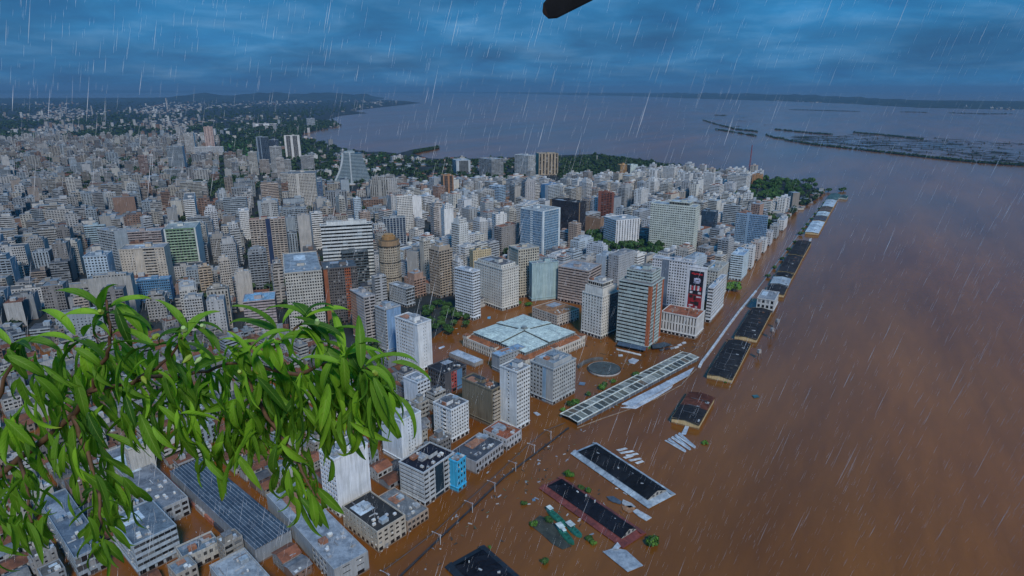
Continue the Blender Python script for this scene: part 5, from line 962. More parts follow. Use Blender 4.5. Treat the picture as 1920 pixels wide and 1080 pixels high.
# ------------------------------------------------------------------ the rest of the city, lot by lot
TREE_PX = {'square': [(1096, 468), (1100, 448), (1128, 440), (1150, 462), (1205, 462), (1242, 468), (1240, 490), (1190, 494), (1130, 480)],
           'point': [(1362, 372), (1400, 352), (1428, 345), (1470, 345), (1500, 342), (1540, 352), (1505, 372), (1480, 392), (1440, 392), (1400, 382)],
           'plaza': [(796, 588), (820, 572), (862, 585), (884, 606), (868, 624), (842, 630), (812, 634)],
           'bayside': [(562, 350), (575, 300), (610, 285), (640, 282), (720, 290), (800, 302), (960, 300), (1002, 300), (1000, 336), (940, 340), (900, 345), (840, 345), (760, 352), (700, 362), (620, 352)],
           'shore': [(1048, 300), (1120, 293), (1190, 301), (1270, 314), (1330, 322), (1395, 329), (1360, 336), (1260, 326), (1180, 330), (1120, 338), (1050, 340)],
           'leftbelt': [(380, 352), (470, 330), (480, 345), (450, 362), (400, 372)], 'lawn': [(424, 268), (462, 262), (472, 290), (440, 294)]}
TP = {k: [G(*p) for p in v] for k, v in TREE_PX.items()}
poly_sheet('lawn', [G(*p) for p in [(424, 266), (462, 262), (474, 292), (440, 294)]], .5, M['lawn'])
poly_sheet('lawn', [G(*p) for p in [(690, 292), (722, 289), (730, 298), (692, 301)]], .5, M['lawn'])
def gpoly(p): return [G(*q) for q in p]
ZONES = [  # outline in photo pixels, street direction, lot size, (low, high) storeys mix, fill share, mixture
    ('flooded', gpoly([(-60, 1110), (-60, 640), (300, 625), (560, 640), (690, 668), (752, 690), (800, 720), (872, 780), (880, 850), (770, 985), (690, 1090)]), 41, 12.5, 11.5, [(.76, 5, 10), (.24, 11, 18)], .97),
    ('left', gpoly([(-60, 640), (-60, 352), (540, 352), (640, 366), (722, 370), (722, 560), (700, 668), (560, 640), (300, 625)]), 70, 22, 20, [(.38, 7, 14), (.36, 18, 32), (.26, 32, 54)], .86),
    ('centre', gpoly([(724, 560), (724, 368), (900, 346), (1052, 346), (1160, 350), (1230, 370), (1330, 400), (1440, 410), (1418, 470), (1370, 522), (1325, 560), (1235, 545), (1090, 530), (1000, 545), (930, 560), (880, 585), (800, 570)]), 43, 22, 20, [(.42, 8, 16), (.40, 18, 30), (.18, 30, 44)], .92),
    ('peninsula', gpoly([(1054, 348), (1060, 342), (1130, 340), (1190, 330), (1260, 328), (1350, 338), (1400, 335), (1440, 340), (1400, 352), (1362, 374), (1400, 386), (1450, 396), (1480, 398), (1440, 410), (1330, 400), (1230, 370), (1160, 350)]), 36, 19, 17, [(.25, 8, 14), (.45, 18, 30), (.30, 28, 44)], .95),
    ('back', gpoly([(-60, 352), (-60, 262), (200, 258), (420, 262), (424, 296), (470, 296), (556, 320), (560, 352)]), 66, 21, 19, [(.62, 6, 11), (.26, 14, 24), (.12, 26, 42)], .56),
    ('park_edge', gpoly([(562, 352), (580, 296), (650, 285), (760, 298), (900, 300), (1000, 300), (1000, 340), (900, 346), (724, 368), (640, 366)]), 60, 24, 24, [(.85, 5, 10), (.15, 12, 20)], .30)]
PAL = [(.66, .67, .68), (.72, .72, .71), (.50, .50, .49), (.50, .47, .43), (.56, .54, .50), (.40, .42, .45), (.40, .35, .32), (.38, .42, .47), (.63, .65, .68), (.46, .46, .46), (.30, .29, .29), (.66, .66, .63), (.44, .52, .60), (.36, .24, .19)]
TONE = ['white', 'bright white', 'light grey', 'beige', 'cream', 'grey', 'tan', 'slate grey', 'cool white', 'mid grey', 'dark grey', 'off-white', 'pale blue', 'terracotta']
ROOF = [(.22, .23, .25), (.14, .15, .17), (.30, .32, .34), (.09, .10, .12), (.28, .34, .40), (.27, .11, .06), (.36, .38, .40), (.18, .17, .16)]
RTONE = ['grey', 'dark grey', 'pale grey', 'blackish', 'blue-grey', 'red', 'light', 'brown-grey']
ZONE_SHADE = dict(flooded=.62, left=.66, centre=1.06, peninsula=1.12, back=.62, park_edge=.85)     # concrete greys plus painted-in shade: left quarters dimmed, centre and peninsula brightened
LOTS = []
for (zn, poly, ph, lw, ld, mix, share) in ZONES:
    p_ = R(ph); u = (math.sin(p_), math.cos(p_)); v = (-u[1], u[0]); r = random.Random(zn)
    xs = [a_ * u[0] + b_ * u[1] for a_, b_ in poly]; ts = [a_ * v[0] + b_ * v[1] for a_, b_ in poly]
    s0, s1, t0, t1 = min(xs), max(xs), min(ts), max(ts); s = s0; i = 0; gone = set()
    while s < s1:
        t = t0; j = 0
        while t < t1:
            x, y = s * u[0] + t * v[0], s * u[1] + t * v[1]
            cx, cy = x + (u[0] * lw + v[0] * ld) / 2, y + (u[1] * lw + v[1] * ld) / 2
            if inside(poly, cx, cy) and (i, j) not in gone and r.random() < share:
                px, py = proj(cx, cy, 0)
                if -40 < px < 1960 and py < 1120 and not any(inside(tp, cx, cy) for k_, tp in TP.items() if k_ not in ('bayside', 'shore')):
                    w_, d_ = lw * r.uniform(.72, .96), ld * r.uniform(.72, .98); P0 = (x + u[0] * r.uniform(0, 1.5) + v[0] * r.uniform(0, 1), y + u[1] * r.uniform(0, 1.5) + v[1] * r.uniform(0, 1))
                    q = r.random(); acc = 0
                    for (sh_, a_, b_) in mix:
                        acc += sh_
                        if q <= acc: break
                    h = r.uniform(a_, b_); ci = r.choice([0, 1, 2, 3, 4, 5, 6, 7, 8, 8, 9, 10, 11, 12, 12, 13, 7, 0]) if zn != 'peninsula' else r.choice([0, 1, 1, 8, 11, 0, 3, 5])
                    if zn in ('left', 'centre', 'back') and i % 4 != 3 and r.random() < .24: gone.add((i + 1, j)); w_ = lw * r.uniform(1.6, 1.9)
                    LOTS.append([P0, p_, w_, d_, h, ci, r.randrange(len(ROOF)) if h > 14 or r.random() < .6 else 5, zn, r.random()])
            t += ld * (1.0 + ((.55 if zn != 'flooded' else .22) if j % 2 else 0)); j += 1
        s += lw * (1.0 + ((.6 if zn != 'flooded' else .4) if i % 4 == 3 else 0)); i += 1
LAND_FOOT = list(FOOT)
for (sv_, c_) in MIDSPEC: pass
MIDOK = []
for (P0, p_, w_, d_, h), c_ in MIDSPEC:
    w_, d_ = max(8, min(w_, 34)), max(8, min(d_, 34))
    if not obb_hit(P0, p_, w_, d_, .3): take(P0, p_, w_, d_); MIDOK.append([P0, p_, w_, d_, h, c_])
LOTS = [L for L in LOTS if not obb_hit(L[0], L[1], L[2], L[3], 1.2)]
for (px, py, rr0) in [(1112, 474, 16), (1140, 482, 16), (1170, 484, 16), (1200, 486, 16), (1228, 486, 16), (830, 622, 14), (850, 624, 12), (1373, 540, 8)]: LAND_FOOT.append((G(px, py), (1, 0), (0, 1), rr0, rr0, rr0))
# keep lots from hiding the buildings read off the photograph: cap any lot that would rise in front of one
for L in LOTS:
    cx, cy = L[0]; px, py = proj(cx, cy, L[4]); lim = L[4]
    for (c2, u2, v2, w2, d2, r2) in LAND_FOOT:
        if c2[1] > cy + 6 and c2[1] < cy + 170:
            bx, by = proj(c2[0], c2[1], 0); rp = r2 * F_PX / c2[1]
            if abs(bx - px) < rp * .8 + 6 and py < by - 4:
                lim = min(lim, max(6.5, height(proj(cx, cy, 0)[0], proj(cx, cy, 0)[1], by - 5)))
    L[4] = max(6.0, lim)
for L in LOTS: L.append((L[2] + L[3]) * .7 * L[4] * (F_PX / math.hypot(L[0][0], L[0][1])) ** 2)
LOTS.sort(key=lambda L: -L[-1])
n_named = len([o for o in col.objects if o.get('category') in ('building',)])
N_IND = max(0, 300 - n_named - len(MIDOK))
USED = set()
WORDN = {5: 'five', 6: 'six', 7: 'seven', 8: 'eight', 9: 'nine', 10: 'ten', 11: 'eleven', 12: 'twelve', 13: 'thirteen', 14: 'fourteen'}
def tone_of(c_): return TONE[min(range(len(PAL)), key=lambda i: sum((PAL[i][k] - c_[k]) ** 2 for k in range(3)))]
def auto_label(px, py, w_, d_, h, c_, rt_):
    size = 'slim' if h > 2.2 * max(w_, d_) else ('squat' if h < 9 else ('low' if h < 14 else ('tall' if h > 34 else 'mid-height')))
    kind = 'tower' if h > 24 else ('block' if h > 12 else 'house')
    near_l = sorted(LANDMARKS, key=lambda l: (l[3][0] - px) ** 2 + (l[3][1] - py) ** 2)[:9]
    def fit(t_): return t_ if len(t_.replace('-', ' ').split()) <= 16 else t_.replace(f' with {rt_} roof', '')
    for l in near_l:
        dx_, dy_ = px - l[3][0], py - l[3][1]
        if abs(dx_) > 1.6 * abs(dy_): rel = 'left of' if dx_ < 0 else 'right of'
        elif abs(dy_) > 1.6 * abs(dx_): rel = 'behind' if dy_ < 0 else 'in front of'
        else: rel = ('behind and ' if dy_ < 0 else 'in front and ') + ('left of' if dx_ < 0 else 'right of')
        if abs(dx_) + abs(dy_) > 90: rel = 'well ' + rel if not rel.startswith('in front') else 'further ' + rel
        for lab in (fit(f'{size} {tone_of(c_)} {kind} with {rt_} roof {rel} {l[0]}'),):
            if lab not in USED and len(lab.replace('-', ' ').split()) <= 16: USED.add(lab); return lab
    l = near_l[0]; k = 2
    ords = ['', '', 'second', 'third', 'fourth', 'fifth', 'sixth']
    lab = fit(f'{size} {tone_of(c_)} {kind} with {rt_} roof near {l[0]}')
    while lab in USED and k < 7: lab = fit(f'{ords[k]} {size} {tone_of(c_)} {kind} with {rt_} roof near {l[0]}'); k += 1
    USED.add(lab); return lab
def rand_styles(r, h):
    if h < 9: return r.choice(['small', 'grid', 'blank']), r.choice(['shop', 'grid', 'small'])
    a_ = r.choice(['grid', 'dense', 'band', 'balc2', 'small', 'grid', 'dense', 'blank', 'heavy']); b_ = r.choice(['grid', 'dense', 'band', 'balc', 'small', 'balc2', 'dense', 'blank', 'fins'])
    if a_ == 'blank' and b_ == 'blank': b_ = 'grid'
    if r.random() < .3: a_ = [(0, .3, a_, None), (.3, .5, 'blank', None), (.5, 1, a_, None)]
    if r.random() < .3: b_ = [(0, .45, b_, None), (.45, .62, 'blank', None), (.62, 1, 'grid' if b_ == 'blank' else b_, None)]
    return a_, b_
rs = random.Random(99)
for (P0, p_, w_, d_, h, c_) in MIDOK:
    a_, b_ = rand_styles(rs, h); ri = rs.randrange(len(ROOF)); FOOT_n = len(FOOT)
    o = build_at(P0, p_, w_, d_, h, c_, a_, b_, ROOF[ri], 'apartment_tower', clutter=2, seed=3, blocks=[(w_ * .12, w_ * .9, d_ * .1, d_ * rs.uniform(.6, .9), h + rs.choice([2.6, 3.2, 6.0]), rs.choice(['small', 'blank', 'band']), rs.choice(['grid', 'band', 'blank']))] if h > 17 and rs.random() < .5 else ()); del FOOT[FOOT_n:]
    px, py = proj(P0[0], P0[1], h / 2); tag(o, auto_label(px, py, w_, d_, h, c_, RTONE[ri]), 'building', 'towers of the middle distance')
for L in LOTS[:N_IND]:
    P0, p_, w_, d_, h, ci, ri, zn, q_ = L[:9]; c_ = tuple(x * (.92 + .14 * q_) * ZONE_SHADE[zn] for x in PAL[ci]); a_, b_ = rand_styles(rs, h); FOOT_n = len(FOOT)
    o = build_at(P0, p_, w_, d_, h, c_, a_, b_, tuple(x * (ZONE_SHADE[zn] ** .8) for x in ROOF[ri]), 'apartment_tower' if h > 24 else ('apartment_building' if h > 12 else 'low_building'), lift=h > 13, clutter=3 if P0[1] < 600 else 1, seed=5, parapet=.9 if h > 12 else .4, blocks=[(w_ * .12, w_ * .9, d_ * .1, d_ * rs.uniform(.6, .9), h + rs.choice([2.6, 3.2, 6.0]), rs.choice(['small', 'blank', 'band']), rs.choice(['grid', 'band', 'blank']))] if h > 17 and rs.random() < .5 else ()); del FOOT[FOOT_n:]
    if h < 12 and (ri == 5 or q_ < .3):
        m_ = d_ / 2; e_ = .45; zr_ = h + 1.2 + 1.4 * q_; tc_ = (.26, .10, .055) if ri == 5 else (.20, .21, .23)
        for q in ([(-e_, -e_, h + .03), (w_ + e_, -e_, h + .03), (w_ + e_, m_, zr_), (-e_, m_, zr_)], [(-e_, m_, zr_), (w_ + e_, m_, zr_), (w_ + e_, d_ + e_, h + .03), (-e_, d_ + e_, h + .03)]): obj('roof_slope', quads_mesh('roof_slope', [q], M['roof']), o, tc_)
        obj('gable', quads_mesh('gable', [[(0, d_, h + .01), (0, m_, h + .01), (0, m_, zr_ - .1), (0, m_ * 1.5, (h + zr_) / 2 - .05)], [(0, m_, h + .01), (0, 0, h + .01), (0, m_ * .5, (h + zr_) / 2 - .05), (0, m_, zr_ - .1)]], M['wall']), o, c_)
    px, py = proj(P0[0], P0[1], h / 2); tag(o, auto_label(px, py, w_, d_, h, PAL[ci], RTONE[ri]), 'building', 'ordinary city buildings')
# beyond that number: one mass of city
Wq, Pq, Rq, Wt, Rt_ = [], [], [], [], []
def local_to_world(arr, P0, p_):
    a_ = math.pi / 2 - p_; ca, sa = math.cos(a_), math.sin(a_); o = arr.copy()
    o[..., 0] = arr[..., 0] * ca - arr[..., 1] * sa + P0[0]; o[..., 1] = arr[..., 0] * sa + arr[..., 1] * ca + P0[1]; return o
for L in LOTS[N_IND:]:
    P0, p_, w_, d_, h, ci, ri, zn, q_ = L[:9]; c_ = tuple(x * (.80 + .30 * q_) * ZONE_SHADE[zn] for x in PAL[ci]); dist = P0[1]
    W, P = [], []
    if h > 9.5:
        sA = dict(fh=3.2, bw=max(3.2, dist / 260), ms=(.01, .2, .14, .01)[int(q_ * 4)], mb=.38, mt=.1, dep=.35)
        Wl = []
        for p0, dr, nrm, Ln in (((0, 0), (1, 0), (0, -1), w_), ((0, d_), (0, -1), (-1, 0), d_)):
            if (q_ * 7) % 1 < .22 and dr == (1, 0): W.append(flatq(p0, dr, Ln, 0, h)); continue
            cells(p0, dr, nrm, Ln, 2.5, h - 1.2, sA, W, P, []); W.append(flatq(p0, dr, Ln, 0, 2.5)); W.append(flatq(p0, dr, Ln, h - 1.2, h))
        Rl = [[(.1, .1, h - .02), (w_ - .1, .1, h - .02), (w_ - .1, d_ - .1, h - .02), (.1, d_ - .1, h - .02)]]
        lw, lx, ly = w_ * .32, w_ * (.2 + .4 * q_), d_ * .35; W.append(np.array(box_q(lx, lx + lw, ly, ly + d_ * .35, h - .01, h + 2.6 + 1.5 * q_)))
    else:
        cells((0, 0), (1, 0), (0, -1), w_, 0, h * .7, dict(fh=3.2, bw=4.5, ms=.25, mb=.3, mt=.2, dep=.25), W, P, []); W.append(flatq((0, d_), (0, -1), d_, 0, h * .7))
        m_ = d_ / 2; z0, z1 = h * .7, h * .7 + 2.2; e_ = .4
        W.append(np.array([[(0, d_, z0), (0, 0, z0), (0, m_, z1), (0, m_ + .01, z1)], [(w_, 0, z0), (w_, d_, z0), (w_, m_ + .01, z1), (w_, m_, z1)]]))
        Rl = [[(-e_, -e_, z0 - .1), (w_ + e_, -e_, z0 - .1), (w_ + e_, m_, z1), (-e_, m_, z1)], [(-e_, m_, z1), (w_ + e_, m_, z1), (w_ + e_, d_ + e_, z0 - .1), (-e_, d_ + e_, z0 - .1)]]
    W = np.concatenate(W); Wq.append(local_to_world(W, P0, p_)); Wt.append(np.tile(c_, (len(W), 1)))
    if P: Pq.append(local_to_world(np.concatenate(P), P0, p_))
    Rl = np.array(Rl); Rq.append(local_to_world(Rl, P0, p_)); Rt_.append(np.tile(np.array(ROOF[ri]) * ZONE_SHADE[zn], (len(Rl), 1)))
# far quarters: small houses and slabs thinning out towards the hills
FAR = [gpoly([(-60, 262), (-60, 196), (250, 192), (480, 190), (640, 188.5), (760, 191), (690, 203), (640, 212), (560, 226), (470, 244), (420, 262), (200, 258)])]
r = random.Random(31); trees_far = []
def far_house(x, y, big=1.0):
    w_, d_ = r.uniform(10, 22) * big, r.uniform(9, 15) * big; h = r.choice([5, 6, 7, 8, 10, 13]) * (1 + (big - 1) * .3)
    if r.random() < .07: h = r.uniform(20, 42); w_ = d_ = r.uniform(14, 20)
    p_ = R(r.uniform(55, 85)); c_ = np.array(r.choice(PAL)) * r.uniform(.40, .85); b = np.array(box_q(0, w_, 0, d_, 0, h))
    Wq.append(local_to_world(b[:4], (x, y), p_)); Wt.append(np.tile(c_, (4, 1))); Rq.append(local_to_world(b[4:], (x, y), p_)); Rt_.append(np.tile(r.choice(ROOF + [(.3, .13, .08), (.32, .34, .36), (.4, .4, .4)]), (1, 1)))
    if h > 12:
        W, P = [], []; cells((0, -.05), (1, 0), (0, -1), w_, 2, h - 1, dict(fh=6, bw=w_ / 2, ms=.01, mb=.4, mt=.1, dep=.3), W, P, []); Wf = np.concatenate(W); Wq.append(local_to_world(Wf, (x, y), p_)); Wt.append(np.tile(c_, (len(Wf), 1))); Pq.append(local_to_world(np.concatenate(P), (x, y), p_))
for _ in range(5600):
    px, py = r.uniform(-60, 790), 188 + 76 * r.random() ** 1.15
    x, y = G(px, py)
    if not inside(FAR[0], x, y): continue
    green = math.sin(px * .031 + 1.3) + math.sin(py * .22 + px * .012) + r.gauss(0, .6)
    if 470 < px < 640 and 196 < py < 232: green += 1.8
    if green > -.15: trees_far.append((x, y, r.uniform(7, 14)))
    else: far_house(x, y, 1.0 + max(0, (230 - py) / 45))
for (bp_, n_) in ((gpoly([(420, 262), (470, 244), (560, 226), (625, 228), (640, 236), (600, 244), (566, 252), (600, 268), (640, 280), (575, 300), (470, 296)]), 120), (gpoly([(1400, 388), (1440, 393), (1480, 394), (1512, 374), (1540, 359), (1541, 366), (1492, 396), (1452, 430), (1430, 420)]), 46)):
    xs_ = [p[0] for p in bp_]; ys_ = [p[1] for p in bp_]; k = 0
    while k < n_:
        x, y = r.uniform(min(xs_), max(xs_)), r.uniform(min(ys_), max(ys_))
        if inside(bp_, x, y): far_house(x, y, .9); k += 1
for _ in range(260):                                    # pale roofs on the opposite shores
    px = r.uniform(1180, 1900); py = 181 + (px - 1200) * .036 - r.uniform(.4, 3.0); x, y = G(px, py)
    if y < 20000: far_house(x, y, 2.2)
cm = obj('city_blocks', quads_mesh('city_blocks', np.concatenate(Wq), M['wall_tint'], np.concatenate(Wt)), kind='stuff'); tag(cm, 'dense mass of smaller far city buildings filling the land between the towers', 'city')
obj('windows', quads_mesh('windows', np.concatenate(Pq), M['pane']), cm, (1, 1, 1), kind='stuff')
obj('roofs', quads_mesh('roofs', np.concatenate(Rq), M['roof_tint'], np.concatenate(Rt_)), cm, kind='stuff')
px_slab('shore_road', None, None, [(400, 243), (470, 237), (540, 232), (540, 234), (470, 240), (404, 245)], .6, .2, (.34, .36, .38))['kind'] = 'structure'

# ------------------------------------------------------------------ trees
def crown_quads(r_, n, seed, flat=.8, leaf=.16):
    g = np.random.default_rng(seed); nl = 9
    lc = g.normal(size=(nl, 3)); lc /= np.linalg.norm(lc, axis=1)[:, None]; lc *= g.uniform(.35, .68, (nl, 1)) * r_; lc[:, 2] = lc[:, 2] * flat * .8
    lr = g.uniform(.34, .56, nl) * r_; k = g.integers(0, nl, n)
    d = g.normal(size=(n, 3)); d /= np.linalg.norm(d, axis=1)[:, None]; d[:, 2] = np.where(d[:, 2] < -.4, -d[:, 2], d[:, 2])
    c = lc[k] + d * (lr[k] * g.uniform(.72, 1.08, n))[:, None]; c[:, 2] = c[:, 2] * flat
    nrm = d + g.normal(size=(n, 3)) * .45; nrm /= np.linalg.norm(nrm, axis=1)[:, None]
    a = np.cross(nrm, g.normal(size=(n, 3))); a /= np.linalg.norm(a, axis=1)[:, None]; b = np.cross(nrm, a)
    s = (leaf * r_ * g.uniform(.6, 1.3, n))[:, None]
    return np.stack([c - a * s - b * s * .6, c + a * s * .8 - b * s, c + a * s + b * s * .7, c - a * s * .7 + b * s], 1)
TREES = []
for k in range(4):
    cr = crown_quads(1.0, 520, 40 + k, (.8, .7, .95, .75)[k], .13); cr[..., 2] += 1.25
    pts = [(0, 0, -.1), (.03, .02, .4), (.0, .05, .8)]; v, f = tube(pts, [.10, .075, .05], 6)
    for i in range(4):
        a_ = 1.57 * i + k; v2, f2 = tube([(.0, .03, .6), (.25 * math.cos(a_), .25 * math.sin(a_), .95), (.45 * math.cos(a_), .45 * math.sin(a_), 1.25)], [.05, .035, .02], 5)
        f += [tuple(j + len(v) for j in q) for q in f2]; v += v2
    TREES.append((quads_mesh('crown', cr, M['crown']), py_mesh('trunk', v, f, M['bark']), quads_mesh('crown', cr, M['crown_bright'])))
def tree(x, y, r_, label, group, bright=False, z=.2, name='tree'):
    k = rng.randrange(4); rt = empty(name, (x, y, z), rng.uniform(0, 6.28)); rt.scale = (r_, r_, r_ * rng.uniform(.85, 1.15))
    obj('trunk', TREES[k][1], rt); obj('crown', TREES[k][2 if bright else 0], rt); tag(rt, label, 'tree', group); return rt
def scatter(poly, n, gap, seed):
    r = random.Random(seed); xs = [p[0] for p in poly]; ys = [p[1] for p in poly]; out_ = []
    for _ in range(n * 60):
        x, y = r.uniform(min(xs), max(xs)), r.uniform(min(ys), max(ys))
        if inside(poly, x, y) and all((x - a_) ** 2 + (y - b_) ** 2 > gap * gap for a_, b_ in out_): out_.append((x, y))
        if len(out_) >= n: break
    return out_
for (x, y) in scatter(TP['square'], 46, 10.5, 1): tree(x, y, rng.uniform(6.2, 8.6), 'round dark green tree in the crowded square below the government tower', 'trees of the crowded square')
for (x, y) in scatter(TP['plaza'], 20, 8, 2): tree(x, y, rng.uniform(4.6, 7.0), 'leafy tree in the small plaza beside the white-blue banded tower', 'trees of the plaza')
for (x, y) in scatter(TP['point'], 80, 13, 3): tree(x, y, rng.uniform(8, 12.5), 'dark tree in the wooded park near the tip of the peninsula', 'trees of the peninsula park')
x, y = G(1373, 545); tree(x, y, 10.5, 'single bright green round tree at the edge of flooded avenue', None, True, z=-6)
for k, (px, py, r_) in enumerate([(1056, 771, 3.0), (1070, 762, 3.4), (1080, 757, 3.6), (1103, 742, 3.0), (1128, 730, 4.0), (1133, 726, 3.4), (1150, 718, 3.0), (1192, 706, 3.4)]):
    x, y = G(px, py); tree(x, y, r_, ['first', 'second', 'third', 'fourth', 'fifth', 'sixth', 'seventh', 'eighth', 'ninth', 'tenth', 'eleventh', 'twelfth'][k] + ' small tree from the near end in the drowned row along the canopy', 'drowned trees along the canopy', k % 2 == 0, z=-r_ * .55)
for k, (px, py, r_) in enumerate([(970, 572, 5.0), (990, 574, 4.6), (1214, 655, 2.6), (1360, 718, 1.2)]):
    x, y = G(px, py); tree(x, y, r_, ['bushy street tree in the flooded lane behind the market', 'second street tree by the flooded lane, beside netted building', 'small tree at the foot of the striped tower', 'tiny green treetop poking out of the open river'][k], None, True, z=-r_ * .55)
for k, (px, py, r_) in enumerate([(1222, 1022, 4.2), (1226, 1016, 3.4), (1068, 893, 3.4), (1090, 916, 2.6), (1103, 922, 2.4), (983, 945, 2.2), (1321, 832, 2.4), (1105, 1012, 2.6), (1113, 1020, 2.0), (1022, 1055, 2.4), (1000, 985, 2.8), (1030, 978, 2.8), (918, 1027, 1.4)]):
    x, y = G(px, py); tree(x, y, r_, ['large green bush standing in water right of the brick-red shed', 'companion bush behind the large green bush', 'dark bush at the far end of the brick-red shed', 'bush between the two drowned sheds, upper one', 'bush between the two drowned sheds, lower one', 'lone green bush in water left of brick-red shed', 'small bush beside the pile of pale sheets', 'bush at the right end of barge cluster', 'smaller bush below the barge cluster right end', 'dark weed clump drifting below the barges', 'bush at the left edge of the barge mud', 'bright bush on the mud beside barges', 'tiny weed clump drifting near the bottom'][k], None, k % 2 == 0, z=-r_ * .85, name='bush')
px_slab('mud_bank', 'dark muddy raft of weeds beside the green barges', 'mud bank', [(992, 983), (1012, 966), (1034, 975), (1048, 992), (1060, 1015), (1072, 1024), (1055, 1030), (1036, 1020), (1012, 998)], .3, .25, (.05, .055, .045), mat='roof')
for k, (px, py) in enumerate([(1440, 520), (1452, 504), (1466, 488), (1478, 470), (1490, 455), (1500, 441), (1506, 431), (1513, 423), (1521, 412), (1528, 403), (1536, 393), (1545, 383)]):
    x, y = G(px, py); tree(x, y, rng.uniform(3.5, 5.0), ['first', 'second', 'third', 'fourth', 'fifth', 'sixth', 'seventh', 'eighth', 'ninth', 'tenth', 'eleventh', 'twelfth'][k] + ' drowned tree from the near end along the far flood wall', 'drowned trees along the flood wall', z=-2.4)
for k, (px, py) in enumerate([(1553, 360), (1577, 359), (1582, 358)]): x, y = G(px, py); tree(x, y, 7, ['left dark tree at the quay tip', 'middle dark tree at the quay tip', 'right dark tree at the quay tip'][k], 'trees at the quay tip', z=-4)
for k, (px, py) in enumerate([(1447, 415), (1440, 425), (1432, 447), (1452, 406)]): x, y = G(px, py); tree(x, y, 7, ['street tree behind the avenue blocks, right of light blue paired tower', 'street tree just left of its taller neighbour behind the avenue blocks', 'street tree lowest behind the avenue blocks', 'street tree furthest behind the avenue blocks'][k], 'street trees by the avenue')
for k, (px, py) in enumerate([(900, 402), (907, 400), (893, 404)]): x, y = G(px, py); tree(x, y, 8, ['middle', 'right', 'left'][k] + ' one of three dark trees among the central rooftops', 'trees among the rooftops')
# woods too far away to pick apart
far_pts = list(trees_far)
def add_wood(poly, n, gap, rad, seed):
    for (x, y) in scatter(poly, n, gap, seed): far_pts.append((x, y, random.Random(int(x * 7 + y)).uniform(*rad)))
add_wood(TP['bayside'], 520, 14, (6, 11), 5); add_wood(TP['shore'], 420, 15, (6, 11), 6); add_wood(TP['leftbelt'], 60, 12, (6, 10), 7); add_wood(TP['lawn'], 26, 14, (5, 8), 8)
rr_ = random.Random(17)
for L in ZONES:
    if L[0] in ('left', 'back', 'centre'):
        n_ = {'left': 420, 'back': 1300, 'centre': 60}[L[0]]
        for (x, y) in scatter(L[1], n_, 10, len(L[0])):
            if -50 < proj(x, y, 0)[0] < 1970 and not any((c2[0] - x) ** 2 + (c2[1] - y) ** 2 < (r2 * .8) ** 2 for (c2, _, _, _, _, r2) in FOOT): far_pts.append((x, y, rr_.uniform(4, 8)))
for _ in range(1500):                                    # tree belts of the left distance
    px, py = rr_.uniform(-60, 560), rr_.choice([348, 352, 334, 338, 300, 304, 318]) + rr_.gauss(0, 3) + 5 * math.sin(rr_.random() * 3)
    if math.sin(px * .045 + py * .3) > -.1: far_pts.append((*G(px, py), rr_.uniform(5, 9)))
for ln, wd in ISL:
    for a_, b_ in zip(ln, ln[1:]):
        n_ = int(abs(b_[0] - a_[0]) * 1.1) + 3
        for _ in range(n_):
            t = rr_.random(); x, y = G(a_[0] + (b_[0] - a_[0]) * t, a_[1] + (b_[1] - a_[1]) * t); k = 1 + rr_.uniform(-.15, .55) * wd / math.hypot(x, y); far_pts.append((x * k, y * k, rr_.uniform(2.5, 6)))
for b in BEDS:
    for _ in range(1):
        t = rr_.random(); x, y = G(b[0][0] + (b[2][0] - b[0][0]) * t, b[0][1] + (b[2][1] - b[0][1]) * t); far_pts.append((x, y, rr_.uniform(1.5, 3.5)))
for _ in range(300): px, py = rr_.uniform(776, 822), 0; py = 288 - (px - 776) * .22 + rr_.uniform(-2, 1); far_pts.append((*G(px, py), rr_.uniform(4, 7)))
BANK = gpoly([(420, 262), (470, 244), (560, 226), (625, 228), (640, 236), (600, 244), (566, 252), (563, 262), (600, 268), (640, 280), (575, 300), (560, 322), (470, 296), (424, 296)])
add_wood(BANK, 620, 22, (8, 14), 21); add_wood(gpoly([(1400, 386), (1440, 392), (1480, 393), (1510, 372), (1540, 358), (1541, 367), (1492, 397), (1452, 431), (1430, 420)]), 90, 13, (4, 8), 22)
CL = [crown_quads(1.0, 46, 60 + k, .8, .30) for k in range(6)]
Q = []
for i, (x, y, s) in enumerate(far_pts):
    c = CL[i % 6] * s; a_ = i * 1.7; ca, sa = math.cos(a_), math.sin(a_); o = c.copy(); o[..., 0] = c[..., 0] * ca - c[..., 1] * sa + x; o[..., 1] = c[..., 0] * sa + c[..., 1] * ca + y; o[..., 2] += s * .75; Q.append(o)
tag(obj('woodland', quads_mesh('woodland', np.concatenate(Q), M['crown_far']), kind='stuff'), 'distant dark green woods and garden trees between the far quarters', 'woods')
print('lots', len(LOTS), 'named', n_named, 'mid', len(MIDOK), 'individual', N_IND, 'far trees', len(far_pts))

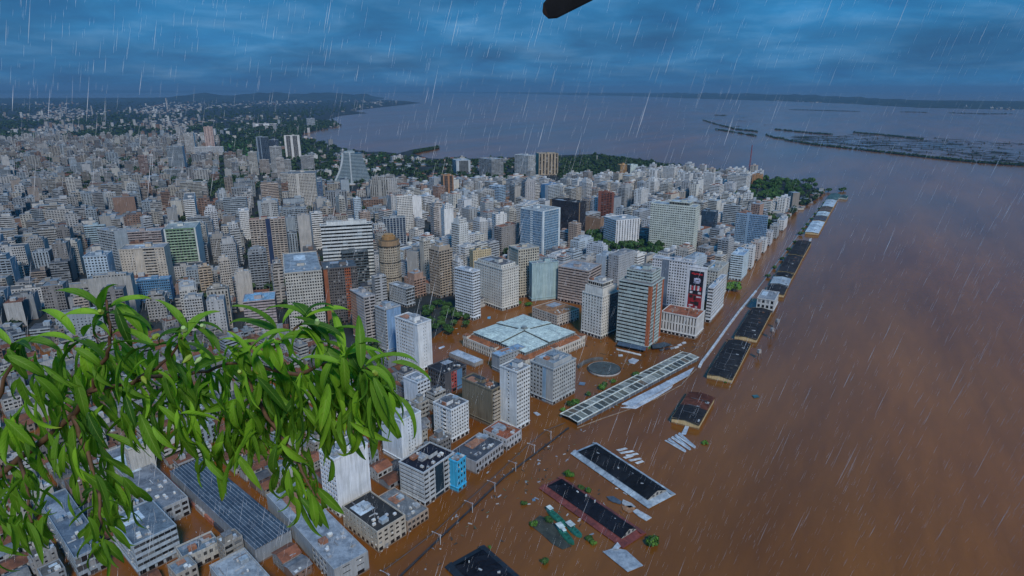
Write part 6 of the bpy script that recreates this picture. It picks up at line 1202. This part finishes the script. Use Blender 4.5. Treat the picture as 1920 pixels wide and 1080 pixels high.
# ------------------------------------------------------------------ leafy branch close to the camera
def leaf_mat():
    m, t, b = newmat('fresh leaf'); a = t.nodes.new('ShaderNodeAttribute'); a.attribute_name = 'leafuv'
    s = t.nodes.new('ShaderNodeSeparateXYZ'); t.links.new(a.outputs['Vector'], s.inputs[0])
    def mth(op, x, y=None):
        n_ = t.nodes.new('ShaderNodeMath'); n_.operation = op
        for i_, v_ in enumerate((x, y)):
            if v_ is None: continue
            if isinstance(v_, (int, float)): n_.inputs[i_].default_value = v_
            else: t.links.new(v_, n_.inputs[i_])
        return n_.outputs[0]
    ay = mth('ABSOLUTE', s.outputs[1]); wv = mth('SINE', mth('MULTIPLY', mth('SUBTRACT', s.outputs[0], mth('MULTIPLY', ay, .16)), 62.0))
    vein = ramp(t, wv, (0, 0, 0), (1, 1, 1), .93, 1.0); rib = ramp(t, ay, (1, 1, 1), (0, 0, 0), .02, .07)
    o = t.nodes.new('ShaderNodeObjectInfo')
    base = ramp(t, o.outputs['Random'], (.026, .095, .010), (.22, .44, .028), 0, 1)
    base = mul(t, base, ramp(t, noise(t, scaled(t, 14, 14, 14), 1, 4), (.8, .82, .8), (1.15, 1.1, 1.1)))
    base = mul(t, base, ramp(t, noise(t, scaled(t, 55, 55, 55), 1, 5, .7), (.55, .45, .4), (1.05, 1.05, 1.05), .30, .40))     # specks and blemishes
    tipc = t.nodes.new('ShaderNodeMixRGB'); t.links.new(mul(t, ramp(t, s.outputs[0], (0, 0, 0), (1, 1, 1), .80, 1.0), ramp(t, o.outputs['Random'], (0, 0, 0), (.9, .9, .9), .55, .9)), tipc.inputs[0]); t.links.new(base, tipc.inputs[1]); tipc.inputs[2].default_value = (.34, .30, .05, 1); base = tipc.outputs[0]
    mxn = t.nodes.new('ShaderNodeMixRGB'); t.links.new(mul(t, vein, (.12, .12, .12)), mxn.inputs[0]); t.links.new(base, mxn.inputs[1]); mxn.inputs[2].default_value = (.26, .40, .09, 1)
    mx2 = t.nodes.new('ShaderNodeMixRGB'); t.links.new(mul(t, rib, (.6, .6, .6)), mx2.inputs[0]); t.links.new(mxn.outputs[0], mx2.inputs[1]); mx2.inputs[2].default_value = (.30, .44, .10, 1)
    t.links.new(mx2.outputs[0], b.inputs['Base Color']); b.inputs['Roughness'].default_value = .58; b.inputs['Specular IOR Level'].default_value = .25
    tr = t.nodes.new('ShaderNodeBsdfTranslucent'); t.links.new(mul(t, mx2.outputs[0], (1.5, 1.7, .7)), tr.inputs['Color'])
    ms = t.nodes.new('ShaderNodeMixShader'); ms.inputs[0].default_value = .38; t.links.new(b.outputs[0], ms.inputs[1]); t.links.new(tr.outputs[0], ms.inputs[2])
    t.links.new(ms.outputs[0], t.nodes['Material Output'].inputs['Surface'])
    bp = t.nodes.new('ShaderNodeBump'); bp.inputs['Strength'].default_value = .12; bp.inputs['Distance'].default_value = .002; t.links.new(wv, bp.inputs['Height']); t.links.new(bp.outputs[0], b.inputs['Normal'])
    return m
M['leaf'] = leaf_mat()
def leaf_mesh(seed, curl, width, fold):
    r = random.Random(seed); n, m_ = 11, 5; v, f, uv = [], [], []; ang = 0.0; x = z = 0.0; ph_ = r.uniform(0, 6)
    for i in range(n + 1):
        t = i / n; wv = width * (math.sin(math.pi * min(1, t ** .78 * .985 + .012)) ** .85) if i < n else .002
        for k in range(-m_ // 2 + 1, m_ // 2 + 1):
            y = k / (m_ // 2); up = fold * abs(y) * wv + .012 * math.sin(9 * t + ph_ + y) * abs(y) ** 2
            v.append((x - math.sin(ang) * up, y * wv, z + math.cos(ang) * up)); uv.append((t, y, 0))
        ang -= curl / n * (.4 + 1.2 * t); x += math.cos(ang) / n; z += math.sin(ang) / n
    for i in range(n):
        for k in range(m_ - 1): f.append((i * m_ + k, (i + 1) * m_ + k, (i + 1) * m_ + k + 1, i * m_ + k + 1))
    me = py_mesh('leaf', v, f, M['leaf']); me.polygons.foreach_set('use_smooth', [True] * len(f))
    a = me.attributes.new('leafuv', 'FLOAT_VECTOR', 'POINT'); a.data.foreach_set('vector', np.array(uv, np.float32).reshape(-1)); return me
LEAF = [leaf_mesh(k, c, w_, fo) for k, (c, w_, fo) in enumerate([(.5, .075, .4), (1.0, .088, .5), (1.4, .085, .55), (2.0, .088, .5), (.4, .10, .7), (1.6, .105, .35), (1.1, .07, .9)])]
M['stem'] = plain('young bark', (.10, .055, .03), .7, .3, .4, 25); M['twig'] = plain('green twig', (.16, .20, .05), .6, .3, .3, 30); M['petal'] = plain('pale bud', (.30, .42, .16), .5, .3, .25, 40); M['berry'] = plain('yellow bud', (.22, .30, .04), .5, .3, .3, 40)
br = empty('leafy_branch', near(-60, 940, 1.9))
inv = Matrix.Translation(-br.location)
STEMS = [([(-90, 960, 2.0), (40, 860, 1.95), (140, 775, 1.85), (168, 735, 1.8)], .0105, .008), ([(168, 735, 1.8), (190, 690, 1.75), (206, 660, 1.7), (203, 610, 1.66), (198, 556, 1.66)], .007, .003), ([(168, 735, 1.8), (250, 715, 1.75), (310, 680, 1.68), (345, 632, 1.6)], .006, .003),
         ([(250, 715, 1.75), (370, 700, 1.8), (450, 680, 1.75), (520, 650, 1.7), (566, 606, 1.66)], .006, .003), ([(450, 680, 1.75), (560, 700, 1.75), (640, 672, 1.68), (700, 694, 1.62)], .007, .003), ([(140, 775, 1.85), (160, 850, 1.85), (190, 930, 1.82), (185, 1000, 1.8)], .008, .003),
         ([(450, 680, 1.75), (500, 780, 1.8), (560, 870, 1.8), (590, 930, 1.78)], .007, .003), ([(-60, 940, 1.95), (-10, 760, 1.85), (30, 660, 1.8)], .009, .004), ([(40, 860, 1.95), (50, 920, 1.9), (60, 980, 1.85)], .006, .003)]
for (pl, r0, r1) in STEMS:
    pts = [near(*p) for p in pl]; sm = []
    for a_, b_ in zip(pts, pts[1:]):
        for k in range(4): sm.append(a_.lerp(b_, k / 4) + Vector((rng.gauss(0, .003), rng.gauss(0, .003), rng.gauss(0, .003))))
    sm.append(pts[-1]); v, f = tube([p - br.location for p in sm], [r0 + (r1 - r0) * i / (len(sm) - 1) for i in range(len(sm))], 8)
    me = py_mesh('stem', v, f, M['stem']); me.polygons.foreach_set('use_smooth', [True] * len(f)); obj('stem', me, br)
LEAVES = [0]; XV, XF, XU = [], [], []
def put_leaf(p, d, length, k=None, roll=0.0, extra=False):
    X = d.normalized(); up = Vector((0, -.25, 1)); Y = up.cross(X)
    if Y.length < .15: Y = Vector((0, -1, 0)).cross(X)
    Y.normalize(); Z = X.cross(Y); Mt = Matrix((X, Y, Z)).transposed() @ Matrix.Rotation(roll, 3, 'X')
    length *= .94; LEAVES[0] += 1; me = LEAF[rng.randrange(len(LEAF)) if k is None else k]; mat_ = Matrix.Translation(p - br.location) @ Mt.to_4x4() @ Matrix.Scale(length, 4)
    if extra or LEAVES[0] > 300:
        n0 = len(XV); XV.extend((mat_ @ v_.co)[:] for v_ in me.vertices); XF.extend(tuple(i_ + n0 for i_ in q_.vertices) for q_ in me.polygons); XU.extend(tuple(a_.vector) for a_ in me.attributes['leafuv'].data); return
    o = obj('leaf', me, br); o.matrix_local = mat_
def image_dir(deg, back=0.0):      # direction in the picture plane, 0 = right, 90 = up, tilted away by `back`
    a_ = R(deg); return Vector((math.cos(a_), back, math.sin(a_)))
UPN = [(203, 578, 1.66, (150, 20, 60, 215, 335, 100, 190, 0)), (345, 628, 1.6, (60, 20, 110, 200, 330, 250, 340, 160, 285)), (566, 607, 1.62, (25, 70, 120, 160, 330, 355, 210, 10)), (520, 625, 1.66, (110, 75, 150, 200, 20, 260, 310)), (640, 668, 1.62, (60, 20, 95, 340, 150, 300, 270)),
       (684, 692, 1.58, (40, 350, 310, 285, 80, 300, 265, 320)), (470, 655, 1.68, (95, 130, 40, 200, 170, 280)), (430, 660, 1.7, (60, 120, 10, 180, 230, 330)), (290, 655, 1.68, (150, 200, 110, 230, 30, 180)), (150, 640, 1.72, (150, 110, 200, 60, 240, 180)), (30, 650, 1.75, (120, 60, 180, 20, 230, 300)), (600, 640, 1.66, (50, 10, 100, 150, 330))]
for (px, py, dp, dirs) in UPN:
    p = near(px, py, dp)
    for a_ in list(dirs) + [rng.uniform(190, 350) for _ in range(3)]: put_leaf(p + Vector((rng.gauss(0, .01), rng.gauss(0, .02), rng.gauss(0, .01))), image_dir(a_ + rng.uniform(-10, 10), rng.uniform(-.5, .35)), rng.uniform(.10, .165), rng.choice([1, 2, 3, 5, 5, 2]), rng.uniform(-.5, .5))
DOWN = [(150, 700, 1.8, 5), (155, 770, 1.8, 5), (150, 840, 1.8, 4), (178, 890, 1.8, 4), (195, 945, 1.8, 5), (188, 1000, 1.8, 3), (240, 705, 1.75, 5), (265, 765, 1.78, 3), (300, 775, 1.72, 2), (330, 705, 1.72, 5), (345, 760, 1.75, 5), (375, 800, 1.75, 4), (400, 835, 1.76, 3),
        (410, 705, 1.75, 6), (440, 760, 1.78, 6), (450, 820, 1.78, 4), (480, 800, 1.74, 4), (490, 710, 1.72, 6), (510, 770, 1.76, 6), (530, 830, 1.77, 4), (552, 880, 1.78, 4), (575, 925, 1.77, 3), (560, 705, 1.7, 6), (580, 755, 1.72, 6), (605, 790, 1.72, 4), (625, 705, 1.66, 6), (645, 750, 1.68, 5), (660, 775, 1.66, 2), (668, 710, 1.62, 5), (690, 722, 1.6, 5), (700, 745, 1.58, 3),
        (60, 720, 1.8, 6), (30, 790, 1.85, 6), (60, 880, 1.85, 6), (10, 900, 1.85, 5), (70, 960, 1.85, 5), (20, 990, 1.85, 4), (100, 800, 1.82, 6), (110, 690, 1.76, 5), (205, 665, 1.72, 5)]
for (px, py, dp, n_) in DOWN:
    p = near(px, py, dp)
    for k in range(n_ + (px > 110)): put_leaf(p + Vector((rng.gauss(0, .02), rng.gauss(0, .04), rng.gauss(0, .02))), image_dir(270 + rng.gauss(0, 24), rng.uniform(-.45, .3)), rng.uniform(.10, .16), rng.choice([0, 0, 1, 4, 6, 2]), rng.uniform(-1.2, 1.2))
put_leaf(near(694, 715, 1.56), image_dir(290, -.1), .20, 0, .6); put_leaf(near(700, 705, 1.56), image_dir(294, -.2), .17, 0, .2); put_leaf(near(575, 915, 1.76), image_dir(292, -.1), .17, 0, .4); put_leaf(near(262, 775, 1.7), image_dir(290, -.2), .16, 4, .2)
for (px, py, dp, n_) in DOWN:      # the deeper leaves of the same branch, behind the ones in front
    if px < 120: n_ = 3
    p = near(px + rng.uniform(-18, 18), py - 12, dp + .14)
    for k in range(n_ * 3 + 3): put_leaf(p + Vector((rng.gauss(0, .03), rng.gauss(0, .05), rng.gauss(0, .025))), image_dir(270 + rng.gauss(0, 32), rng.uniform(-.4, .3)), rng.uniform(.10, .15), rng.choice([0, 1, 4, 6, 2]), rng.uniform(-1.2, 1.2), True)
me = py_mesh('inner_leaves', XV, XF, M['leaf']); me.polygons.foreach_set('use_smooth', [True] * len(XF))
at_ = me.attributes.new('leafuv', 'FLOAT_VECTOR', 'POINT'); at_.data.foreach_set('vector', np.array(XU, np.float32).reshape(-1)); obj('inner_leaves', me, br, kind='stuff')
for k, (px, py, dp, mt, s) in enumerate([(345, 618, 1.55, 'petal', .016), (381, 612, 1.55, 'petal', .014), (291, 632, 1.58, 'berry', .016), (704, 700, 1.55, 'berry', .014), (352, 672, 1.58, 'berry', .015), (372, 675, 1.58, 'petal', .012), (450, 698, 1.66, 'berry', .014), (190, 585, 1.62, 'berry', .014), (595, 605, 1.6, 'petal', .015), (270, 712, 1.68, 'berry', .014)]):
    o = obj('flower_bud', quads_mesh('flower_bud', cyl_q(0, 0, .5, 0, .5, 8, .32) + cyl_q(0, 0, .5, -.001, -.7, 8, .1), M[mt]), br, None, near(px, py, dp) - br.location); o.scale = (s, s, s * 1.5); o.rotation_euler = (rng.uniform(-1, 1), rng.uniform(-1, 1), 0)
tag(br, 'bright green leafy branch with drooping long leaves hanging in close from the left', 'branch')

# ------------------------------------------------------------------ rotor blade tip above
a_, b_ = near(1018, 24, 4.0), near(1260, -110, 4.6); ax = (b_ - a_); LB_ = ax.length; ax.normalize()
v, f = [], []; n = 10
for i in range(6):
    t = i / 5; c_ = .08 * ((.12, .62, .9, 1.05, 1.2, 1.3)[i]); o_ = a_ + ax * (LB_ * (0, .02, .07, .3, .7, 1)[i])
    s_ = ax.cross(Vector((0, 1, .2))).normalized(); w_ = ax.cross(s_)
    for k in range(n):
        th = 2 * math.pi * k / n; v.append(o_ - a_ + s_ * math.cos(th) * c_ + w_ * math.sin(th) * c_ * .10)
for i in range(5):
    for k in range(n): f.append((i * n + k, i * n + (k + 1) % n, (i + 1) * n + (k + 1) % n, (i + 1) * n + k))
M['blade'] = plain('dark blade', (.008, .009, .011), .8, .1, .3, 8); M['bladetip'] = plain('worn blade tip', (.016, .011, .010), .8, .1, .3, 20)
rb_ = empty('rotor_blade', a_)
o = obj('blade', py_mesh('blade', v, [q for q in f[n:]] + [tuple(range(5 * n, 6 * n))], M['blade']), rb_); obj('tip_cap', py_mesh('tip_cap', v[:2 * n], f[:n] + [tuple(range(n - 1, -1, -1))], M['bladetip']), rb_)
tag(rb_, 'dark rotor blade tip reaching down from the top edge', 'rotor blade')

# ------------------------------------------------------------------ rain in the air, haze over the land
r = random.Random(12); Q = []
for _ in range(17000):
    x, y, z = r.uniform(-42, 42), r.uniform(6.5, 46), CAM_H + r.uniform(-36, 16)
    d = Vector((-.27 + r.gauss(0, .015), r.gauss(0, .03), -1)).normalized() * r.uniform(.3, .8); ra = r.uniform(.0014, .0040) * (1 if y > 9 else .6)
    A = Vector((x, y, z)); B = A + d; m_ = A + d * .6
    for k in range(3):
        t0, t1 = 2.094 * k, 2.094 * (k + 1); o0 = Vector((math.cos(t0), math.sin(t0), 0)) * ra; o1 = Vector((math.cos(t1), math.sin(t1), 0)) * ra
        Q.append([A + o0 * .15, A + o1 * .15, m_ + o1, m_ + o0]); Q.append([m_ + o0, m_ + o1, B + o1 * .3, B + o0 * .3])
m, t, b = newmat('rain water'); b.inputs['Base Color'].default_value = (.74, .80, .86, 1); b.inputs['Roughness'].default_value = .25; M['rain'] = m
tag(obj('rain', quads_mesh('rain', np.array([[tuple(p) for p in q] for q in Q]), M['rain']), kind='stuff'), 'thin slanting threads of falling rain across the whole view', 'rain')
m = bpy.data.materials.new('haze'); m.use_nodes = True; t = m.node_tree; t.nodes.clear()
mo = t.nodes.new('ShaderNodeOutputMaterial'); pv = t.nodes.new('ShaderNodeVolumePrincipled'); pv.inputs['Color'].default_value = (.19, .38, .58, 1); pv.inputs['Density'].default_value = 4.6e-5; pv.inputs['Anisotropy'].default_value = 0.0
t.links.new(pv.outputs[0], mo.inputs['Volume'])
hz = obj('haze', quads_mesh('haze', box_q(-46000, 46000, -4000, 61000, -2, 420, True), m), kind='stuff'); tag(hz, 'thin blue rainy haze filling the air over river and city', 'haze'); hz.display_type = 'WIRE'

print('leaves', LEAVES[0], 'objects', len(col.objects), 'tris', sum(len(o.data.loop_triangles) if o.data.loop_triangles else sum(len(p.vertices) - 2 for p in o.data.polygons) for o in {o.data.name: o for o in col.objects if o.type == 'MESH'}.values()))
